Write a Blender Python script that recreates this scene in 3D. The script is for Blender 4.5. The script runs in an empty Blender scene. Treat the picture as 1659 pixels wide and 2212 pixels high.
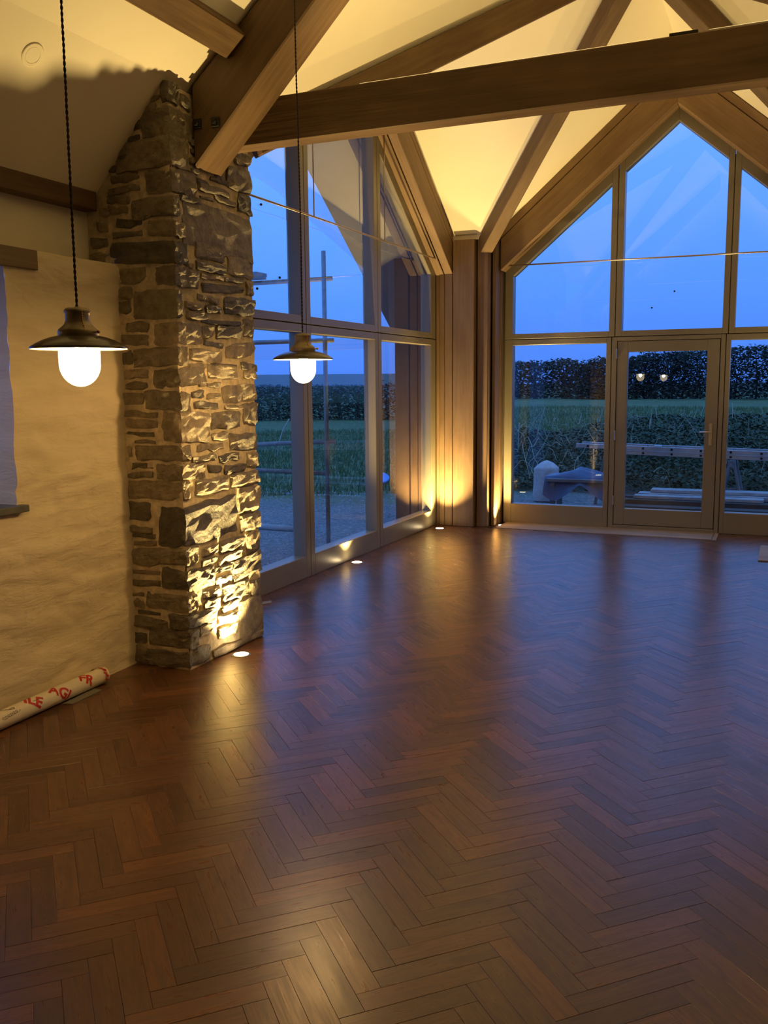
import bpy, bmesh, math, random
from math import sin, cos, pi, radians
from mathutils import Matrix, Vector, noise

SC = bpy.context.scene
COL = SC.collection
RND = random.Random(7)

# ------------------------------------------------------------------ camera
PITCH, ROLL, YAW = radians(7.93), radians(-0.52), radians(23.58)
FOCAL_PX, FRAME_H = 1986.0, 2212.0
fw = Vector((-sin(YAW) * cos(PITCH), cos(YAW) * cos(PITCH), -sin(PITCH)))
rt = Vector((cos(YAW), sin(YAW), 0.0))
up = rt.cross(fw)
r2 = rt * cos(ROLL) + up * sin(ROLL)
u2 = up * cos(ROLL) - rt * sin(ROLL)
cam_data = bpy.data.cameras.new('camera')
cam_data.sensor_fit = 'VERTICAL'
cam_data.sensor_height = 36.0
cam_data.lens = 36.0 * FOCAL_PX / FRAME_H
cam_data.clip_start, cam_data.clip_end = 0.05, 2000.0
cam = bpy.data.objects.new('camera', cam_data)
cm = Matrix.Identity(4)
for i in range(3):
    cm[i][0], cm[i][1], cm[i][2] = r2[i], u2[i], -fw[i]
cm[2][3] = 1.55
cam.matrix_world = cm
COL.objects.link(cam)
SC.camera = cam

# ------------------------------------------------------------------ exposure
SC.view_settings.view_transform = 'Standard'
SC.view_settings.look = 'None'
SC.view_settings.gamma = 1.0
SC.view_settings.use_curve_mapping = False
SC.view_settings.exposure = 0.0

# ------------------------------------------------------------------ dusk sky
world = bpy.data.worlds.new('dusk_sky')
SC.world = world
world.use_nodes = True
wt = world.node_tree
wt.nodes.clear()
w_out = wt.nodes.new('ShaderNodeOutputWorld')
w_bg = wt.nodes.new('ShaderNodeBackground')
w_bg.inputs['Strength'].default_value = 1.4
w_ramp = wt.nodes.new('ShaderNodeValToRGB')
w_sep = wt.nodes.new('ShaderNodeSeparateXYZ')
w_tc = wt.nodes.new('ShaderNodeTexCoord')
wt.links.new(w_tc.outputs['Generated'], w_sep.inputs[0])
wt.links.new(w_sep.outputs['Z'], w_ramp.inputs[0])
wt.links.new(w_ramp.outputs[0], w_bg.inputs['Color'])
wt.links.new(w_bg.outputs[0], w_out.inputs['Surface'])
e = w_ramp.color_ramp.elements
e[0].position, e[0].color = 0.0, (0.060, 0.180, 0.72, 1)
e[1].position, e[1].color = 0.34, (0.140, 0.385, 1.05, 1)
m_ = w_ramp.color_ramp.elements.new(0.09)
m_.color = (0.078, 0.245, 0.90, 1)

WARM = (1.0, 0.58, 0.19)
WARM_LED = (1.0, 0.70, 0.25)

# ------------------------------------------------------------------ helpers
WM = {}


def link(o, parent=None, mw=None):
    COL.objects.link(o)
    mw = mw or Matrix.Identity(4)
    if parent is not None:
        o.parent = parent
        o.matrix_parent_inverse = WM[parent.name].inverted()
    o.matrix_basis = mw
    WM[o.name] = mw
    return o


def tag(o, label=None, cat=None, group=None, kind=None):
    if label: o['label'] = label
    if cat: o['category'] = cat
    if group: o['group'] = group
    if kind: o['kind'] = kind
    return o


def empty(name, loc, label=None, cat=None, group=None, kind=None):
    o = bpy.data.objects.new(name, None)
    o.empty_display_size = 0.1
    link(o, None, Matrix.Translation(Vector(loc)))
    return tag(o, label, cat, group, kind)


class MB:
    def __init__(self):
        self.v, self.f = [], []

    def add(self, vs, fs):
        b = len(self.v)
        self.v.extend([tuple(q) for q in vs])
        self.f.extend([tuple(i + b for i in q) for q in fs])
        return self

    def box(self, a, b):
        x0, y0, z0 = a
        x1, y1, z1 = b
        return self.add([(x0, y0, z0), (x1, y0, z0), (x1, y1, z0), (x0, y1, z0),
                         (x0, y0, z1), (x1, y0, z1), (x1, y1, z1), (x0, y1, z1)],
                        [(0, 3, 2, 1), (4, 5, 6, 7), (0, 1, 5, 4), (1, 2, 6, 5), (2, 3, 7, 6), (3, 0, 4, 7)])

    def prism(self, axis, poly, a, b):
        n = len(poly)
        if axis == 'x':
            vs = [(a, u, z) for u, z in poly] + [(b, u, z) for u, z in poly]
        elif axis == 'y':
            vs = [(u, a, z) for u, z in poly] + [(u, b, z) for u, z in poly]
        else:
            vs = [(u, w, a) for u, w in poly] + [(u, w, b) for u, w in poly]
        fs = [tuple(range(n)), tuple(range(2 * n - 1, n - 1, -1))]
        fs += [(i, (i + 1) % n, (i + 1) % n + n, i + n) for i in range(n)]
        return self.add(vs, fs)

    def grid(self, fn, nu, nv):
        vs = [fn(i / nu, j / nv) for j in range(nv + 1) for i in range(nu + 1)]
        fs = [(j * (nu + 1) + i, j * (nu + 1) + i + 1, (j + 1) * (nu + 1) + i + 1, (j + 1) * (nu + 1) + i)
              for j in range(nv) for i in range(nu)]
        return self.add(vs, fs)

    def tube(self, pts, r, n=8, cap=True):
        pts = [Vector(p) for p in pts]
        rs = r if isinstance(r, (list, tuple)) else [r] * len(pts)
        vs, fs = [], []
        prev = None
        for i, p in enumerate(pts):
            d = (pts[min(i + 1, len(pts) - 1)] - pts[max(i - 1, 0)]).normalized()
            if prev is None:
                a = Vector((0, 0, 1)) if abs(d.z) < 0.9 else Vector((1, 0, 0))
                x = d.cross(a).normalized()
            else:
                x = (prev - d * prev.dot(d)).normalized()
            prev = x
            y = d.cross(x)
            for k in range(n):
                t = 2 * pi * k / n
                vs.append(p + (x * cos(t) + y * sin(t)) * rs[i])
        for i in range(len(pts) - 1):
            for k in range(n):
                k2 = (k + 1) % n
                fs.append((i * n + k, i * n + k2, (i + 1) * n + k2, (i + 1) * n + k))
        if cap:
            fs.append(tuple(range(n - 1, -1, -1)))
            fs.append(tuple(range((len(pts) - 1) * n, len(pts) * n)))
        return self.add(vs, fs)

    def lathe(self, prof, c=(0, 0, 0), n=40):
        vs, fs = [], []
        for r, z in prof:
            for k in range(n):
                t = 2 * pi * k / n
                vs.append((c[0] + r * cos(t), c[1] + r * sin(t), c[2] + z))
        for i in range(len(prof) - 1):
            for k in range(n):
                k2 = (k + 1) % n
                fs.append((i * n + k, i * n + k2, (i + 1) * n + k2, (i + 1) * n + k))
        if prof[0][0] > 1e-6: pass
        return self.add(vs, fs)

    def build(self, name, mat, parent=None, frame=None, bevel=0.0, smooth=False, segs=1, fix=True):
        me = bpy.data.meshes.new(name)
        inv = frame.inverted() if frame is not None else None
        vs = [tuple(inv @ Vector(q)) for q in self.v] if inv is not None else self.v
        me.from_pydata(vs, [], self.f)
        if bevel or fix:
            bm = bmesh.new()
            bm.from_mesh(me)
            bmesh.ops.recalc_face_normals(bm, faces=bm.faces)
            if bevel:
                es = [x for x in bm.edges if len(x.link_faces) == 2 and x.calc_face_angle(0) > 0.5]
                bmesh.ops.bevel(bm, geom=es, offset=bevel, segments=segs, affect='EDGES', profile=0.5)
            bm.to_mesh(me)
            bm.free()
        if smooth:
            me.polygons.foreach_set('use_smooth', [True] * len(me.polygons))
        if mat: me.materials.append(mat)
        me.update()
        o = bpy.data.objects.new(name, me)
        return link(o, parent, frame)


def frame_along(p0, p1, upv=(0, 0, 1)):
    p0, p1 = Vector(p0), Vector(p1)
    x = (p1 - p0).normalized()
    z = Vector(upv)
    z = (z - x * z.dot(x)).normalized()
    y = z.cross(x)
    m = Matrix.Identity(4)
    for i in range(3):
        m[i][0], m[i][1], m[i][2], m[i][3] = x[i], y[i], z[i], p0[i]
    return m


def beam(name, p0, p1, w, h, mat, parent=None, upv=(0, 0, 1), bevel=0.006):
    fr = frame_along(p0, p1, upv)
    L = (Vector(p1) - Vector(p0)).length
    mb = MB()
    lo, hi = (0, -w / 2, -h / 2), (L, w / 2, h / 2)
    mb.box(lo, hi)
    mb.v = [tuple(fr @ Vector(q)) for q in mb.v]
    return mb.build(name, mat, parent, frame=fr, bevel=bevel)


# ------------------------------------------------------------------ materials
def new_mat(name):
    m = bpy.data.materials.new(name)
    m.use_nodes = True
    nt = m.node_tree
    return m, nt, nt.nodes['Principled BSDF']


def nd(nt, typ, **kw):
    n = nt.nodes.new(typ)
    for k, v in kw.items():
        if hasattr(n, k) and k not in n.inputs:
            setattr(n, k, v)
        else:
            n.inputs[k].default_value = v
    return n


def ramp(nt, src, stops):
    r = nt.nodes.new('ShaderNodeValToRGB')
    els = r.color_ramp.elements
    while len(els) < len(stops): els.new(0.5)
    for q, (p, c) in zip(els, stops):
        q.position = p
        q.color = (*c, 1) if len(c) == 3 else c
    nt.links.new(src, r.inputs[0])
    return r.outputs[0]


def bump(nt, bsdf, height, strength=0.3, dist=0.01, prev=None):
    b = nd(nt, 'ShaderNodeBump', Strength=strength, Distance=dist)
    nt.links.new(height, b.inputs['Height'])
    if prev is not None: nt.links.new(prev, b.inputs['Normal'])
    if bsdf is not None: nt.links.new(b.outputs[0], bsdf.inputs['Normal'])
    return b.outputs[0]


def coords(nt, kind='Object', scale=(1, 1, 1), add=None):
    tc = nt.nodes.new('ShaderNodeTexCoord')
    mp = nt.nodes.new('ShaderNodeMapping')
    mp.inputs['Scale'].default_value = scale
    nt.links.new(tc.outputs[kind], mp.inputs['Vector'])
    if add is not None: nt.links.new(add, mp.inputs['Location'])
    return mp.outputs[0]


def simple(name, col, rough=0.6, metal=0.0, noise_amt=0.0, nscale=8.0, bump_s=0.0, spec=0.5):
    m, nt, b = new_mat(name)
    b.inputs['Roughness'].default_value = rough
    b.inputs['Metallic'].default_value = metal
    b.inputs['Specular IOR Level'].default_value = spec
    if noise_amt or bump_s:
        n = nd(nt, 'ShaderNodeTexNoise', Scale=nscale, Detail=6.0)
        nt.links.new(coords(nt), n.inputs['Vector'])
        d = tuple(max(0, c * (1 - noise_amt)) for c in col)
        h = tuple(min(1, c * (1 + noise_amt)) for c in col)
        nt.links.new(ramp(nt, n.outputs['Fac'], [(0.3, d), (0.7, h)]), b.inputs['Base Color'])
        if bump_s: bump(nt, b, n.outputs['Fac'], bump_s, 0.01)
    else:
        b.inputs['Base Color'].default_value = (*col, 1)
    return m


def emissive(name, col, strength):
    m = bpy.data.materials.new(name)
    m.use_nodes = True
    nt = m.node_tree
    nt.nodes.clear()
    o = nt.nodes.new('ShaderNodeOutputMaterial')
    e_ = nd(nt, 'ShaderNodeEmission', Strength=strength)
    e_.inputs['Color'].default_value = (*col, 1)
    nt.links.new(e_.outputs[0], o.inputs['Surface'])
    return m


def oak_mat(name, dark, light, grey=0.0):
    m, nt, b = new_mat(name)
    oi = nt.nodes.new('ShaderNodeObjectInfo')
    mul = nd(nt, 'ShaderNodeVectorMath', operation='SCALE')
    cmb = nt.nodes.new('ShaderNodeCombineXYZ')
    for k in range(3): nt.links.new(oi.outputs['Random'], cmb.inputs[k])
    nt.links.new(cmb.outputs[0], mul.inputs[0])
    mul.inputs['Scale'].default_value = 37.0
    v = coords(nt, 'Object', (0.9, 14, 14), mul.outputs[0])
    n1 = nd(nt, 'ShaderNodeTexNoise', Scale=2.0, Detail=8.0, Roughness=0.62, Distortion=0.6)
    nt.links.new(v, n1.inputs['Vector'])
    v2 = coords(nt, 'Object', (1.2, 3, 3), mul.outputs[0])
    n2 = nd(nt, 'ShaderNodeTexNoise', Scale=1.6, Detail=4.0)
    nt.links.new(v2, n2.inputs['Vector'])
    mix = nd(nt, 'ShaderNodeMath', operation='ADD')
    nt.links.new(n1.outputs['Fac'], mix.inputs[0])
    nt.links.new(n2.outputs['Fac'], mix.inputs[1])
    hv = nd(nt, 'ShaderNodeMath', operation='MULTIPLY')
    nt.links.new(mix.outputs[0], hv.inputs[0])
    hv.inputs[1].default_value = 0.5
    nt.links.new(ramp(nt, hv.outputs[0], [(0.34, dark), (0.62, light)]), b.inputs['Base Color'])
    b.inputs['Roughness'].default_value = 0.62
    b.inputs['Specular IOR Level'].default_value = 0.35
    v3 = coords(nt, 'Object', (0.7, 20, 20), mul.outputs[0])
    n3 = nd(nt, 'ShaderNodeTexNoise', Scale=3.0, Detail=5.0)
    nt.links.new(v3, n3.inputs['Vector'])
    bump(nt, b, n3.outputs['Fac'], 0.25, 0.006)
    return m


OAK = oak_mat('oak', (0.082, 0.045, 0.020), (0.165, 0.100, 0.050))
OAK_POST = oak_mat('oak_post', (0.165, 0.095, 0.047), (0.245, 0.158, 0.084))
WEATHERED = oak_mat('weathered_timber', (0.10, 0.10, 0.10), (0.22, 0.22, 0.22))
PALE_BOARD = oak_mat('pale_board', (0.22, 0.175, 0.13), (0.34, 0.285, 0.22))
DARK_LINTEL = oak_mat('dark_lintel', (0.16, 0.12, 0.08), (0.26, 0.20, 0.13))
CEIL = simple('ceiling_paint', (0.80, 0.735, 0.60), 0.9, 0, 0.03, 1.5, 0.03, 0.2)
FRAME = simple('frame_paint', (0.23, 0.20, 0.14), 0.33, 0, 0.03, 3.0, 0.0, 0.5)
GROOVE = simple('groove_shadow_gap', (0.05, 0.045, 0.035), 0.8)
DULLP = simple('dull_stone_wall', (0.26, 0.22, 0.16), 0.9, 0, 0.2, 4.0, 0.1, 0.2)
WALLP = simple('plain_plaster', (0.74, 0.69, 0.58), 0.9, 0, 0.04, 2.0, 0.05, 0.2)
MORTAR = simple('mortar', (0.58, 0.49, 0.35), 0.92, 0, 0.25, 30.0, 0.6, 0.2)
BLACK = simple('black_metal', (0.02, 0.018, 0.016), 0.45, 0.3)
STEEL = simple('steel_rod', (0.45, 0.36, 0.30), 0.35, 0.9)
BRASS = simple('brass', (0.70, 0.42, 0.15), 0.3, 1.0)
CHROME = simple('satin_chrome', (0.62, 0.60, 0.57), 0.28, 1.0)
SLATE = simple('slate', (0.10, 0.105, 0.09), 0.55, 0, 0.3, 12.0, 0.2)
CORD = simple('braided_cord', (0.028, 0.020, 0.014), 0.8)
ENAMEL = simple('dark_enamel', (0.055, 0.045, 0.030), 0.25, 0, 0, 1, 0, 0.6)
CAPMETAL = simple('aged_lamp_metal', (0.30, 0.25, 0.17), 0.42, 0.55, 0.1, 20.0)
WHITE_EN = simple('white_enamel', (0.85, 0.82, 0.74), 0.35)
BULB = emissive('lit_bulb', WARM, 540.0)
LENS = emissive('lit_lens', (1.0, 0.74, 0.38), 45.0)
FILLM = emissive('lit_fill_strip', WARM_LED, 1.5)
TUBE_W = simple('white_card', (0.72, 0.65, 0.52), 0.55, 0, 0.06, 6.0)
RED_INK = simple('red_ink', (0.50, 0.020, 0.015), 0.5)
PEN_INK = simple('pen_ink', (0.05, 0.045, 0.04), 0.6)
PARCEL = simple('brown_tape', (0.30, 0.18, 0.08), 0.35, 0, 0.2, 30.0)
ALU = simple('aluminium', (0.50, 0.51, 0.53), 0.42, 0.7, 0.1, 14.0)
GALV = simple('galvanised_tube', (0.26, 0.24, 0.22), 0.6, 0.3, 0.2, 18.0)
CLADDING = simple('outer_boarding', (0.07, 0.06, 0.05), 0.8, 0, 0.2, 6.0)
SOFFIT = simple('soffit_board', (0.30, 0.28, 0.24), 0.8, 0, 0.1, 3.0)
WATER = simple('standing_water', (0.02, 0.03, 0.04), 0.03, 0, 0, 1, 0, 1.0)
BAG = simple('woven_bag', (0.55, 0.50, 0.48), 0.7, 0, 0.12, 20.0, 0.2)
TARP = simple('blue_tarpaulin', (0.06, 0.10, 0.20), 0.45, 0, 0.3, 5.0, 0.2)
FLY = simple('black_speck', (0.01, 0.01, 0.012), 0.7)


def glass_mat():
    m = bpy.data.materials.new('window_glass')
    m.use_nodes = True
    nt = m.node_tree
    nt.nodes.clear()
    out = nt.nodes.new('ShaderNodeOutputMaterial')
    tr = nt.nodes.new('ShaderNodeBsdfTransparent')
    tr.inputs['Color'].default_value = (0.97, 0.985, 0.98, 1)
    gl = nd(nt, 'ShaderNodeBsdfAnisotropic', Roughness=0.0)
    gl.inputs['Color'].default_value = (1, 1, 1, 1)
    fr = nd(nt, 'ShaderNodeFresnel', IOR=1.5)
    geo = nt.nodes.new('ShaderNodeNewGeometry')
    inv = nd(nt, 'ShaderNodeMath', operation='SUBTRACT')
    inv.inputs[0].default_value = 1.0
    nt.links.new(geo.outputs['Backfacing'], inv.inputs[1])
    k = nd(nt, 'ShaderNodeMath', operation='MULTIPLY', use_clamp=True)
    nt.links.new(fr.outputs[0], k.inputs[0])
    k.inputs[1].default_value = 1.7
    k2 = nd(nt, 'ShaderNodeMath', operation='MULTIPLY')
    nt.links.new(k.outputs[0], k2.inputs[0])
    nt.links.new(inv.outputs[0], k2.inputs[1])
    mx = nt.nodes.new('ShaderNodeMixShader')
    nt.links.new(k2.outputs[0], mx.inputs[0])
    nt.links.new(tr.outputs[0], mx.inputs[1])
    nt.links.new(gl.outputs[0], mx.inputs[2])
    nt.links.new(mx.outputs[0], out.inputs['Surface'])
    return m


GLASS = glass_mat()


def globe_mat():
    m = bpy.data.materials.new('glowing_globe_glass')
    m.use_nodes = True
    nt = m.node_tree
    nt.nodes.clear()
    out = nt.nodes.new('ShaderNodeOutputMaterial')
    tr = nt.nodes.new('ShaderNodeBsdfTransparent')
    tr.inputs['Color'].default_value = (0.9, 0.9, 0.88, 1)
    em = nd(nt, 'ShaderNodeEmission', Strength=2.2)
    em.inputs['Color'].default_value = (1.0, 0.80, 0.48, 1)
    ad = nt.nodes.new('ShaderNodeAddShader')
    nt.links.new(tr.outputs[0], ad.inputs[0])
    nt.links.new(em.outputs[0], ad.inputs[1])
    nt.links.new(ad.outputs[0], out.inputs['Surface'])
    return m


GLOBE = globe_mat()


def plaster_mat():
    m, nt, b = new_mat('rough_limewash')
    v = coords(nt, 'Object', (1.0, 1.0, 4.5))
    n1 = nd(nt, 'ShaderNodeTexNoise', Scale=3.0, Detail=6.0, Distortion=0.4)
    nt.links.new(v, n1.inputs['Vector'])
    n2 = nd(nt, 'ShaderNodeTexNoise', Scale=60.0, Detail=4.0)
    nt.links.new(v, n2.inputs['Vector'])
    nt.links.new(ramp(nt, n1.outputs['Fac'], [(0.3, (0.68, 0.585, 0.425)), (0.7, (0.76, 0.67, 0.50))]), b.inputs['Base Color'])
    b.inputs['Roughness'].default_value = 0.88
    b.inputs['Specular IOR Level'].default_value = 0.2
    p = bump(nt, None, n1.outputs['Fac'], 0.30, 0.03)
    vr = coords(nt, 'Object', (1.0, 1.0, 3.4))
    n4 = nd(nt, 'ShaderNodeTexNoise', Scale=4.2, Detail=4.0, Distortion=0.9)
    nt.links.new(vr, n4.inputs['Vector'])
    rid = ramp(nt, n4.outputs['Fac'], [(0.40, (1, 1, 1)), (0.465, (0.75, 0.75, 0.75)), (0.475, (0.30, 0.30, 0.30)), (0.56, (0.0, 0.0, 0.0))])
    p = bump(nt, None, rid, 0.26, 0.010, p)
    bump(nt, b, n2.outputs['Fac'], 0.15, 0.004, p)
    return m


def stone_mat():
    m, nt, b = new_mat('rubble_stone')
    oi = nt.nodes.new('ShaderNodeObjectInfo')
    v = coords(nt, 'Object', (1, 1, 1))
    n1 = nd(nt, 'ShaderNodeTexNoise', Scale=18.0, Detail=10.0, Roughness=0.68)
    nt.links.new(v, n1.inputs['Vector'])
    vo = nd(nt, 'ShaderNodeTexVoronoi', Scale=26.0)
    vo.feature = 'F1'
    nt.links.new(v, vo.inputs['Vector'])
    base = ramp(nt, oi.outputs['Random'], [(0.0, (0.15, 0.132, 0.10)), (0.3, (0.27, 0.23, 0.17)), (0.65, (0.37, 0.31, 0.22)), (1.0, (0.46, 0.375, 0.26))])
    var = ramp(nt, n1.outputs['Fac'], [(0.3, (0.55, 0.55, 0.55)), (0.7, (1.25, 1.25, 1.25))])
    mx = nd(nt, 'ShaderNodeMix', data_type='RGBA', blend_type='MULTIPLY')
    mx.inputs[0].default_value = 1.0
    nt.links.new(base, mx.inputs[6])
    nt.links.new(var, mx.inputs[7])
    nt.links.new(mx.outputs[2], b.inputs['Base Color'])
    b.inputs['Roughness'].default_value = 0.5
    b.inputs['Specular IOR Level'].default_value = 0.6
    p = bump(nt, None, n1.outputs['Fac'], 1.0, 0.040)
    bump(nt, b, vo.outputs['Distance'], 0.35, 0.010, p)
    return m


def floor_mat():
    m, nt, b = new_mat('parquet')
    oi = nt.nodes.new('ShaderNodeObjectInfo')
    at = nd(nt, 'ShaderNodeAttribute', attribute_name='rnd')
    s = nd(nt, 'ShaderNodeMath', operation='ADD')
    nt.links.new(oi.outputs['Random'], s.inputs[0])
    nt.links.new(at.outputs['Fac'], s.inputs[1])
    fr = nd(nt, 'ShaderNodeMath', operation='FRACT')
    nt.links.new(s.outputs[0], fr.inputs[0])
    r = fr.outputs[0]
    off = nd(nt, 'ShaderNodeMath', operation='MULTIPLY')
    nt.links.new(r, off.inputs[0])
    off.inputs[1].default_value = 91.7
    cmb = nt.nodes.new('ShaderNodeCombineXYZ')
    nt.links.new(off.outputs[0], cmb.inputs[0])
    nt.links.new(off.outputs[0], cmb.inputs[1])
    v = coords(nt, 'UV', (3.0, 26.0, 1.0), cmb.outputs[0])
    n1 = nd(nt, 'ShaderNodeTexNoise', Scale=1.6, Detail=7.0, Roughness=0.6, Distortion=1.2)
    nt.links.new(v, n1.inputs['Vector'])
    v2 = coords(nt, 'UV', (5.0, 120.0, 1.0), cmb.outputs[0])
    n2 = nd(nt, 'ShaderNodeTexNoise', Scale=1.5, Detail=4.0)
    nt.links.new(v2, n2.inputs['Vector'])
    base = ramp(nt, r, [(0.0, (0.074, 0.031, 0.014)), (0.25, (0.098, 0.042, 0.019)), (0.5, (0.115, 0.051, 0.024)), (0.75, (0.138, 0.059, 0.026)), (1.0, (0.168, 0.068, 0.027))])
    g = ramp(nt, n1.outputs['Fac'], [(0.30, (0.60, 0.58, 0.56)), (0.52, (1.0, 1.0, 1.0)), (0.75, (1.28, 1.25, 1.2))])
    mx = nd(nt, 'ShaderNodeMix', data_type='RGBA', blend_type='MULTIPLY')
    mx.inputs[0].default_value = 1.0
    nt.links.new(base, mx.inputs[6])
    nt.links.new(g, mx.inputs[7])
    g2 = ramp(nt, n2.outputs['Fac'], [(0.30, (0.82, 0.82, 0.82)), (0.55, (1.0, 1.0, 1.0))])
    mx2 = nd(nt, 'ShaderNodeMix', data_type='RGBA', blend_type='MULTIPLY')
    mx2.inputs[0].default_value = 1.0
    nt.links.new(mx.outputs[2], mx2.inputs[6])
    nt.links.new(g2, mx2.inputs[7])
    nt.links.new(mx2.outputs[2], b.inputs['Base Color'])
    nt.links.new(ramp(nt, n1.outputs['Fac'], [(0.3, (0.35, 0.35, 0.35)), (0.7, (0.26, 0.26, 0.26))]), b.inputs['Roughness'])
    b.inputs['Specular IOR Level'].default_value = 0.65
    bump(nt, b, n2.outputs['Fac'], 0.12, 0.002)
    return m


PLASTER, STONE, FLOORM = plaster_mat(), stone_mat(), floor_mat()

# ================================================================== FLOOR
BL, BW, BT = 0.35, 0.07, 0.012
S2 = math.sqrt(0.5)
floor_o = MB().box((-3.62, -4.0, -0.25), (1.45, 10.02, -BT)).build('floor', simple('floor_screed', (0.10, 0.05, 0.025), 0.7))
tag(floor_o, 'dark brown herringbone parquet floor across the whole room', 'floor', kind='structure')


def block_shape(dz=0.0):
    l, w, c = BL / 2 - 0.00025, BW / 2 - 0.00025, 0.0006
    vs = [(-l, -w, -BT), (l, -w, -BT), (l, w, -BT), (-l, w, -BT),
          (-l, -w, -c), (l, -w, -c), (l, w, -c), (-l, w, -c),
          (-l + c, -w + c, 0), (l - c, -w + c, 0), (l - c, w - c, 0), (-l + c, w - c, 0)]
    fs = [(0, 1, 5, 4), (1, 2, 6, 5), (2, 3, 7, 6), (3, 0, 4, 7),
          (4, 5, 9, 8), (5, 6, 10, 9), (6, 7, 11, 10), (7, 4, 8, 11), (8, 9, 10, 11)]
    return vs, fs


def in_view(p, mx=60):
    d = Vector(p) - Vector((0, 0, 1.55))
    q = Vector((d.dot(r2), d.dot(u2), d.dot(fw)))
    if q.z < 0.2: return False
    x, y = 829.5 + FOCAL_PX * q.x / q.z, 1106 - FOCAL_PX * q.y / q.z
    return -mx < x < 1659 + mx and -mx < y < 2212 + mx


blocks = []
for i in range(-130, 130):
    for j in range(-14, 14):
        for kind in (0, 1):
            if kind == 0:
                c1, c2, ang = BL / 2, BW / 2, radians(45)
            else:
                c1, c2, ang = BL + BW / 2, BW - BL / 2, radians(135)
            c1 += i * BW + j * BL
            c2 += i * BW - j * BL
            x = (c1 - c2) * S2 - 1.883
            y = (c1 + c2) * S2 + 0.02
            if not (-0.8 < y < 10.0 and x < 1.45): continue
            if x < (-3.40 if y < 4.1 else (-3.16 if y < 4.75 else -3.62)): continue
            if y > 9.55 and -2.80 < x < -0.60: continue
            blocks.append((x, y, ang))
blocks.sort(key=lambda q: q[0] ** 2 + q[1] ** 2)
near, rest = [], []
for q in blocks:
    if len(near) < 300 and in_view((q[0], q[1], 0)) and q[1] < 9 and not (q[0] < -3.15 and q[1] < 4.2):
        near.append(q)
    else:
        rest.append(q)
bv, bf = block_shape()
bme = bpy.data.meshes.new('floor_block')
bme.from_pydata(bv, [], bf)
buv = bme.uv_layers.new(name='UVMap')
for lp in bme.loops:
    co = bme.vertices[lp.vertex_index].co
    buv.data[lp.index].uv = (co.x + BL / 2, co.y)
bme.materials.append(FLOORM)
for k, (x, y, a) in enumerate(near):
    o = bpy.data.objects.new('floor_block', bme)
    COL.objects.link(o)
    o.parent = floor_o
    o.location = (x, y, RND.uniform(-0.0005, 0.0003))
    o.rotation_euler = (RND.uniform(-0.003, 0.003), RND.uniform(-0.001, 0.001), a + (pi if RND.random() < 0.5 else 0))
rv, rf, ruv, rcol = [], [], [], []
for (x, y, a) in rest:
    b0 = len(rv)
    ca, sa = cos(a), sin(a)
    tz, tl = RND.uniform(-0.0005, 0.0003), RND.uniform(-0.004, 0.004)
    rr = RND.random()
    for (px, py, pz) in bv:
        rv.append((x + ca * px - sa * py, y + sa * px + ca * py, pz + tz + tl * py))
        ruv.append((px + BL / 2, py))
        rcol.append(rr)
    rf.extend([tuple(q + b0 for q in f) for f in bf])
rme = bpy.data.meshes.new('far_floor_blocks')
rme.from_pydata(rv, [], rf)
uvl = rme.uv_layers.new(name='UVMap')
for lp in rme.loops: uvl.data[lp.index].uv = ruv[lp.vertex_index]
ra = rme.attributes.new('rnd', 'FLOAT', 'POINT')
ra.data.foreach_set('value', rcol)
bm = bmesh.new()
bm.from_mesh(rme)
for co, no in (((0, 10.0, 0), (0, 1, 0)), ((-3.60, 0, 0), (-1, 0, 0)), ((1.42, 0, 0), (1, 0, 0))):
    bmesh.ops.bisect_plane(bm, geom=bm.verts[:] + bm.edges[:] + bm.faces[:], plane_co=co, plane_no=no, clear_outer=True)
bm.to_mesh(rme)
bm.free()
rme.materials.append(FLOORM)
ro = bpy.data.objects.new('floor_block_field', rme)
link(ro, floor_o)
ro['kind'] = 'stuff'

# ================================================================== CEILING
RX, RY, RZ, EZ = -1.10, 7.225, 4.68, 3.09
WX, EX, SY, NY = -2.95, 0.75, 4.95, 9.50
P = (RX, RY, RZ)
SW, NW, SE, NE = (WX, SY, EZ), (WX, NY, EZ), (EX, SY, EZ), (EX, NY, EZ)
ceil_polys = [
    [P, NW, (-3.62, NY, EZ), (-3.62, RY, RZ)],
    [P, (-3.62, RY, RZ), (-3.62, SY, EZ), SW],
    [P, (RX, 10.02, RZ), (WX, 10.02, EZ), NW],
    [P, NE, (EX, 10.02, EZ), (RX, 10.02, RZ)],
    [P, (1.42, RY, RZ), (1.42, NY, EZ), NE],
    [P, SE, (1.42, SY, EZ), (1.42, RY, RZ)],
    [P, SW, (WX, -4.0, EZ), (RX, -4.0, RZ)],
    [P, (RX, -4.0, RZ), (EX, -4.0, EZ), SE],
    [(WX, 4.90, EZ), (-3.62, 4.90, 2.33), (-3.62, -4.0, 2.33), (WX, -4.0, EZ)],
    [(EX, -4.0, EZ), (1.42, -4.0, 2.33), (1.42, 4.90, 2.33), (EX, 4.90, EZ)],
]
cb = MB()
for poly in ceil_polys:
    n = len(poly)
    cb.add(list(poly) + [(x, y, z + 0.12) for x, y, z in poly],
           [tuple(range(n)), tuple(range(2 * n - 1, n - 1, -1))] + [(i, (i + 1) % n, (i + 1) % n + n, i + n) for i in range(n)])
ceil_o = cb.build('ceiling', CEIL)
tag(ceil_o, 'pale vaulted plaster ceiling meeting in valleys above the room', 'ceiling', kind='structure')

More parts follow.
